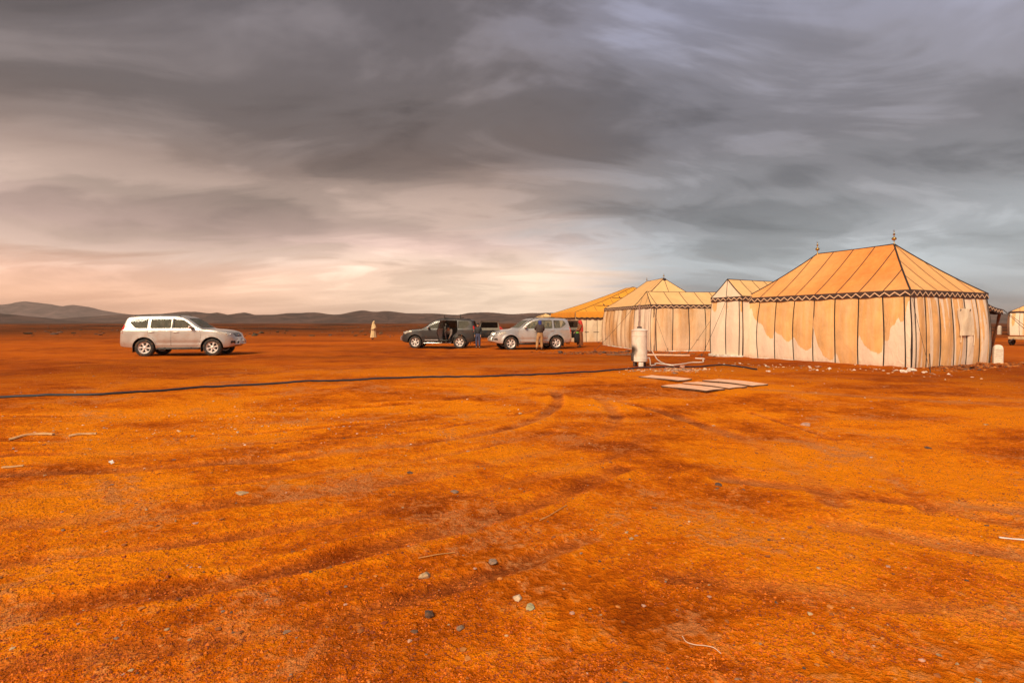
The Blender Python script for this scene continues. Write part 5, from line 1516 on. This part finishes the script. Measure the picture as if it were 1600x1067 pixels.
mo = milestone('round-topped whitewashed stone marker to the right of the largest tent', 18.35, 19.35, R(-28), 1.0)
for k in range(5):                                                        # worn incised lines
    b = MB(); b.box((0, -.1275, .50-.07*k), (.22-.03*(k % 2), .008, .012)); b.build('incised_line', mat('grey_incision', (.32, .24, .18), .9), mo)
milestone('distant small white stone marker standing out on the plain', 63.8, 67.0, R(30), 1.7)

# hand cart at the right edge
M_CART = mat('pale_cart_wood', (.52, .33, .17), .85, var=.2, vscale=6, bump=.3)
ct = empty('hand_cart', gz(35.2, 35.4), R(12)); tag(ct, 'low wooden hand cart with black wheel, cut by the right edge', 'cart')
b = MB(); b.rbox((.7, 0, .46), (2.2, 1.0, .09), .02); b.build('bed', M_CART, ct)
for y in (-.5, .5):
    b = MB(); b.rbox((.7, y, .54), (2.2, .05, .12), .01); b.build('side_rail', M_CART, ct)
    b = MB(); b.lathe([(.13, -.06), (.25, -.07), (.28, -.04), (.28, .04), (.25, .07), (.13, .06)], (0, y*1.1, .28), 24, 'y'); wq = b.build('wheel', M_RUBBER, ct)
b = MB(); b.tube([(-.4, .2, .46), (-1.0, 0, .30), (-1.1, 0, .28)], .035, 8); b.build('drawbar', M_IRON, ct)

# ---- stones, litter ------------------------------------------------
def rock_mesh(seed, flat=.55, n=12):
    rs = np.random.default_rng(seed)
    bm = bmesh.new(); bmesh.ops.create_icosphere(bm, subdivisions=2, radius=1)
    dirs = rs.normal(size=(n, 3)); dirs /= np.linalg.norm(dirs, axis=1)[:, None]; cutd = rs.uniform(.55, .9, n)
    for v in bm.verts:
        p = np.array(v.co)
        for d_, c_ in zip(dirs, cutd):
            s_ = p@d_
            if s_ > c_: p = p - d_*(s_-c_)
        p = p*(1+.06*rs.normal()); v.co = (p[0], p[1]*.8, p[2]*flat)
    me_ = bpy.data.meshes.new('stone'); bm.to_mesh(me_); bm.free(); me_.shade_flat()
    return me_
def stone_mat(nm, c): return mat(nm, c, .9, var=.3, vscale=3, bump=.5, bscale=9, dirt=((.45, .14, .01), .4, 1.5))
SM = dict(tan=stone_mat('tan_stone', (.42, .27, .14)), pale=stone_mat('pale_stone', (.62, .42, .25)), dark=stone_mat('dark_stone', (.085, .046, .03)), slate=stone_mat('slate_stone', (.24, .15, .10)), green=stone_mat('olive_stone', (.40, .33, .17)), white=stone_mat('white_stone', (.68, .56, .46)), pink=stone_mat('pink_stone', (.46, .24, .16)))
STONES = [((-.54, 3.18), .045, .6, 'tan', 'tan stone with dark pits, largest on the near dirt left of centre'), ((.03, 2.94), .042, .3, 'pale', 'flat pale buff stone lying flat on the near dirt at the centre'),
    ((.10, 2.84), .038, .3, 'green', 'olive pale stone just right of the flat buff one'), ((-.45, 2.76), .036, .7, 'dark', 'dark lumpy stone on the near dirt below the pitted tan stone'),
    ((-.27, 2.65), .026, .6, 'slate', 'small grey stone on the near dirt, right of the dark lumpy stone'), ((-.13, 3.37), .040, .25, 'slate', 'thin slate flake tilted on the near dirt behind the flat buff stone'),
    ((2.04, 5.06), .045, .35, 'dark', 'dark flat stone on open dirt right of centre, below the boards'), ((4.67, 8.15), .13, .18, 'pink', 'flat pinkish stone flush with the dirt in front of the largest tent'),
    ((5.33, 6.56), .055, .35, 'dark', 'dark stone on bare dirt towards the right edge'), ((-1.07, 5.38), .04, .35, 'dark', 'small dark stone on the dirt left of centre, beyond the slate flake'),
    ((-.54, 4.78), .05, .25, 'slate', 'grey slate flake lying flat on the middle dirt'), ((-2.48, 4.71), .065, .2, 'tan', 'flat tan stone on the orange dirt at left'),
    ((6.0, 18.05), .13, .6, 'pink', 'large brown stone beside the black hose right of the boiler'), ((6.55, 17.4), .09, .55, 'pale', 'pale stone just right of the brown one by the black hose'),
    ((12.9, 16.55), .16, .55, 'white', 'white rock at the near corner of the largest tent, larger of two'), ((12.45, 16.3), .12, .6, 'white', 'white rock at the near corner of the largest tent, smaller of two')]
for k, ((x, y), s_, fl, mk, lab) in enumerate(STONES):
    o = link(bpy.data.objects.new('stone', rock_mesh(100+k, fl))); o.data.materials.append(SM[mk]); o.scale = (s_,)*3
    o.location = (x, y, H(x, y)+s_*fl*.35); o.rotation_euler = (random.uniform(-.15, .15), random.uniform(-.15, .15), random.uniform(0, 6)); tag(o, lab, 'stone', 'stones on the dirt')

def pebbles(name, pts, sizes, mats_, kind_label, tiny=False):
    """thousands of pebbles as one mass"""
    proto = []
    for k in range(10):
        me_ = rock_mesh(300+k, .5)
        bm = bmesh.new(); bmesh.ops.create_icosphere(bm, subdivisions=1, radius=1)
        rs = np.random.default_rng(300+k)
        vv = np.array([tuple(v.co) for v in bm.verts])*(1+.28*rs.normal(size=(len(bm.verts), 1))); vv[:, 2] *= .55
        ff = np.array([[v.index for v in f_.verts] for f_ in bm.faces]); bm.free()
        if tiny:
            ang = np.arange(4)*math.pi/2; ring = np.stack([np.cos(ang), np.sin(ang), 0*ang], -1)
            vv = np.concatenate([ring*rs.uniform(.7, 1.2, (4, 1)), [[rs.normal()*.2, rs.normal()*.2, .75], [0, 0, -.5]]])
            ff = np.array([[0, 1, 4], [1, 2, 4], [2, 3, 4], [3, 0, 4], [1, 0, 5], [2, 1, 5], [3, 2, 5], [0, 3, 5]])
        proto.append((vv, ff)); bpy.data.meshes.remove(me_)
    V = []; F = []; MI = []; o_ = 0
    rs = np.random.default_rng(77)
    zz = height(pts[:, 0], pts[:, 1]) + track_fields(pts[:, 0], pts[:, 1])[0]
    pick = rs.integers(0, 10, len(pts))
    for k in range(10):
        i = np.nonzero(pick == k)[0]; m_ = len(i)
        if not m_: continue
        vv, ff = proto[k]; sz_ = np.asarray(sizes)[i]
        a = rs.uniform(0, 6.3, m_)[:, None]
        X_ = vv[None, :, 0]*sz_[:, None]*rs.uniform(.6, 1.3, m_)[:, None]; Y_ = vv[None, :, 1]*sz_[:, None]; Z_ = vv[None, :, 2]*sz_[:, None]*rs.uniform(.5, 1, m_)[:, None]
        V.append(np.stack([X_*np.cos(a)-Y_*np.sin(a)+pts[i, 0][:, None], X_*np.sin(a)+Y_*np.cos(a)+pts[i, 1][:, None], Z_+(zz[i]+sz_*.12)[:, None]], -1).reshape(-1, 3))
        F.append((ff[None]+(np.arange(m_)*len(vv))[:, None, None]).reshape(-1, 3)+o_); o_ += m_*len(vv)
        MI.append(np.repeat(rs.integers(0, len(mats_), m_), len(ff)))
    V = np.concatenate(V); F = np.concatenate(F); MI = np.concatenate(MI)
    me_ = bpy.data.meshes.new(name); me_.vertices.add(len(V)); me_.vertices.foreach_set('co', V.astype(np.float32).ravel())
    me_.loops.add(F.size); me_.loops.foreach_set('vertex_index', F.astype(np.int32).ravel())
    me_.polygons.add(len(F)); me_.polygons.foreach_set('loop_start', np.arange(0, F.size, 3, dtype=np.int32)); me_.polygons.foreach_set('material_index', MI.astype(np.int32))
    for m_ in mats_: me_.materials.append(m_)
    me_.shade_flat()
    me_.update(calc_edges=True)
    o = link(bpy.data.objects.new(name, me_)); tag(o, kind_label, 'gravel', kind='stuff')
    return o
rs = np.random.default_rng(9)
EARTH = stone_mat('earth_crumb', (.26, .075, .012)); EARTH2 = stone_mat('orange_crumb', (.50, .17, .03))
n = 2000
yy = 2.1+ (rs.uniform(0, 1, n)**1.6)*16; xx = rs.uniform(-1.1, 1.1, n)*yy
pebbles('gravel', np.stack([xx, yy], -1), np.minimum(np.exp(rs.normal(-5.0, .5, n)), .016)*(1+yy*.06), [EARTH, EARTH, EARTH2, EARTH2, EARTH, EARTH2, SM['tan'], SM['pink'], SM['slate'], SM['dark']], 'loose pebbles and earth crumbs scattered over the dirt')
n = 110000                                                                 # fine crumbs of crusted soil
yy = 2.15 + (rs.uniform(0, 1, n)**1.5)*6.5; xx = rs.uniform(-1.12, 1.12, n)*yy
keep = fbm(xx*.9, yy*.9, 3, 55) + .25*fbm(xx*5, yy*5, 2, 56) > .415
xx, yy = xx[keep], yy[keep]
C_DARK = stone_mat('dark_crumb', (.22, .036, .002)); C_MID = stone_mat('rust_crumb', (.46, .090, .003)); C_OCHRE = stone_mat('ochre_crumb', (.66, .145, .003))  # soil tones of the crumbs, dealt out at random
pebbles('gravel', np.stack([xx, yy], -1), np.exp(rs.normal(-5.6, .38, len(xx)))*(1+yy*.04), [C_DARK, C_DARK, C_MID, C_MID, C_OCHRE], 'fine crumbs of crusted orange soil over the near ground', True)
n = 420
pl = rs.uniform(0, 1, n)
xx = np.where(pl < .7, rs.normal(-4.2, 1.9, n), rs.normal(1.5, 3.5, n)); yy = np.where(pl < .7, rs.normal(8.0, 1.1, n), rs.normal(9.5, 2.2, n))
pebbles('gravel', np.stack([xx, np.clip(yy, 2.5, 30)], -1), np.exp(rs.normal(-4.6, .45, n)), [SM['pale'], SM['white'], SM['tan'], SM['pale']], 'pale chips of stone strewn over the dirt at left and centre')
n = 420
xx = rs.normal(5.35, .75, n); yy = rs.normal(17.05, .38, n)+(xx-5.3)*.25
pebbles('rubble', np.stack([xx, yy], -1), np.exp(rs.normal(-3.75, .45, n)), [SM['tan'], SM['pale'], SM['slate'], SM['pink']], 'heap of pale rubble spread in front of the boiler')
n = 130
xx = rs.uniform(8, 13.6, n); yy = 16.9+(13.6-xx)*.55+rs.normal(-.9, .9, n); 
pebbles('rubble', np.stack([xx, yy], -1), np.exp(rs.normal(-3.35, .45, n)), [SM['white'], SM['pale'], SM['pink'], SM['tan']], 'white and pink stones strewn before the long wall of the largest tent')
n = 500
t_ = rs.uniform(0, 1, n); xx = 13.9+5.2*t_+rs.normal(0, .25, n); yy = 16.9+2.5*t_+rs.normal(-.1, .3, n)
pebbles('rubble', np.stack([xx, yy], -1), np.exp(rs.normal(-3.5, .5, n)), [EARTH, EARTH, SM['dark'], EARTH2], 'dark clods of dug earth along the short wall of the largest tent')

n = 700
xx = rs.normal(5.0, 1.6, n); yy = rs.normal(26.6, .55, n)-(xx-5)*.12
pebbles('rubble', np.stack([xx, yy], -1), np.exp(rs.normal(-3.3, .5, n)), [EARTH, SM['dark'], SM['dark'], EARTH], 'dark clods of turned earth before the steep hip-roofed tent')
n = 260
xx = rs.uniform(7.2, 10.4, n); yy = rs.normal(0, .3, n)+26.9-(xx-7.2)*.75
pebbles('rubble', np.stack([xx, yy], -1), np.exp(rs.normal(-3.5, .5, n)), [EARTH, SM['dark'], SM['dark'], EARTH], 'dark clods of turned earth before the hall tent')
# scrub tufts far out on the plain: too many and too small to count
n = 1500
th = rs.uniform(-.95, .95, n); dd = 60+rs.uniform(0, 1, n)**1.4*420
M_SCRUB = mat('dry_scrub', (.075, .045, .018), .95, var=.4, vscale=.5)
pebbles('scrub', np.stack([th*dd, dd], -1), np.exp(rs.normal(-1.75, .4, n)), [M_SCRUB, M_SCRUB, SM['dark']], 'dark scrub and stones dotted over the far plain')

M_PAPER = mat('sun_bleached_scrap', (.62, .38, .17), .8, var=.12, vscale=8); M_STRAW = mat('dry_straw', (.50, .24, .07), .8, var=.2, vscale=20); M_WIRE = mat('pale_wire', (.60, .40, .28), .6, var=.15); M_STRIP = mat('white_plastic_strip', (.76, .70, .62), .5, var=.08)
def ribbon(name, label, cat, pts, wd, m_, th=.004, lift=.012, curl=0.0):
    v = []; f = []
    P_ = smooth_line(pts, 5); M_ = len(P_)
    for i, p in enumerate(P_):
        a = P_[min(i+1, M_-1)]-P_[max(i-1, 0)]; a = a/np.hypot(*a); n_ = np.array([-a[1], a[0]])*wd/2*(.8+.25*math.sin(i*1.3))
        z = H(p[0], p[1])+lift+curl*math.sin(math.pi*i/(M_-1))
        for sgn in (-1, 1):
            for dz in (0, -th): v.append((p[0]+sgn*n_[0], p[1]+sgn*n_[1], z+dz+(curl*.4 if sgn > 0 else 0)))
    for i in range(M_-1):
        a = i*4; b_ = a+4
        f += [(a, b_, b_+2, a+2), (a+1, a+3, b_+3, b_+1), (a, a+1, b_+1, b_), (a+2, b_+2, b_+3, a+3)]
    f += [(0, 2, 3, 1), (4*M_-4, 4*M_-3, 4*M_-1, 4*M_-2)]
    o = mesh_obj(name, v, f, m_); tag(o, label, cat)
ribbon('wood_strip', 'long pale curved strip of wood on the dirt near the left edge', 'scrap', [(-6.86, 6.98), (-6.62, 7.17), (-6.42, 7.17)], .05, M_PAPER, .02, .03)
ribbon('wood_strip', 'shorter pale strip of wood right of the long curved one', 'scrap', [(-6.17, 7.13), (-5.98, 7.24), (-5.9, 7.27)], .045, M_PAPER, .02, .03)
ribbon('wood_strip', 'thin cream sliver of wood nearest the left edge', 'scrap', [(-5.54, 5.56), (-5.36, 5.62)], .03, M_PAPER, .012, .02)
ribbon('paper_scrap', 'small curled white scrap of paper standing up on the left dirt', 'scrap', [(-4.49, 5.74), (-4.47, 5.70), (-4.43, 5.68)], .04, M_STRIP, .004, .015, .03)
ribbon('plastic_strip', 'thin white strip on the dirt at the right edge', 'scrap', [(3.70, 3.89), (3.80, 3.855), (3.90, 3.82)], .014, M_STRIP, .006, .012)
o = MB().tube([(x, y, H(x, y)+.012) for x, y in ((.22, 4.06), (.31, 4.18), (.40, 4.30), (.47, 4.41))], .0035, 6).build('straw', M_STRAW); tag(o, 'long dry stalk lying aslant on the dirt right of centre', 'stalk')
o = MB().tube([(x, y, H(x, y)+.012) for x, y in ((-.62, 3.39), (-.5, 3.45), (-.39, 3.49))], .003, 6).build('straw', M_STRAW); tag(o, 'short reddish stalk behind the pitted tan stone', 'stalk')
o = MB().tube(ground_line([(.86, 2.585), (.865, 2.54), (.90, 2.515), (.94, 2.505), (.98, 2.49), (1.0, 2.45)], .004, .01, 4), .0022, 6).build('wire', M_WIRE); tag(o, 'thin bent pale wire on the near dirt, bottom right of centre', 'wire')

# ================================================================== AIR: dusty haze over the plain
hm = bpy.data.materials.new('dusty_air'); hm.use_nodes = True
t = NT(hm.node_tree)
pv = t.n('ShaderNodeVolumePrincipled', i_Density=.00011); pv.inputs['Color'].default_value = (.80, .66, .58, 1)
out = t.n('ShaderNodeOutputMaterial'); t.link(pv.outputs[0], out.inputs['Volume'])
b = MB(); b.box((0, 0, 69.5), (9300, 9300, 145)); o = b.build('haze', hm, None, False); tag(o, 'thin dusty air over the whole plain', 'haze', kind='stuff')
bpy.data.scenes.remove(TMP)
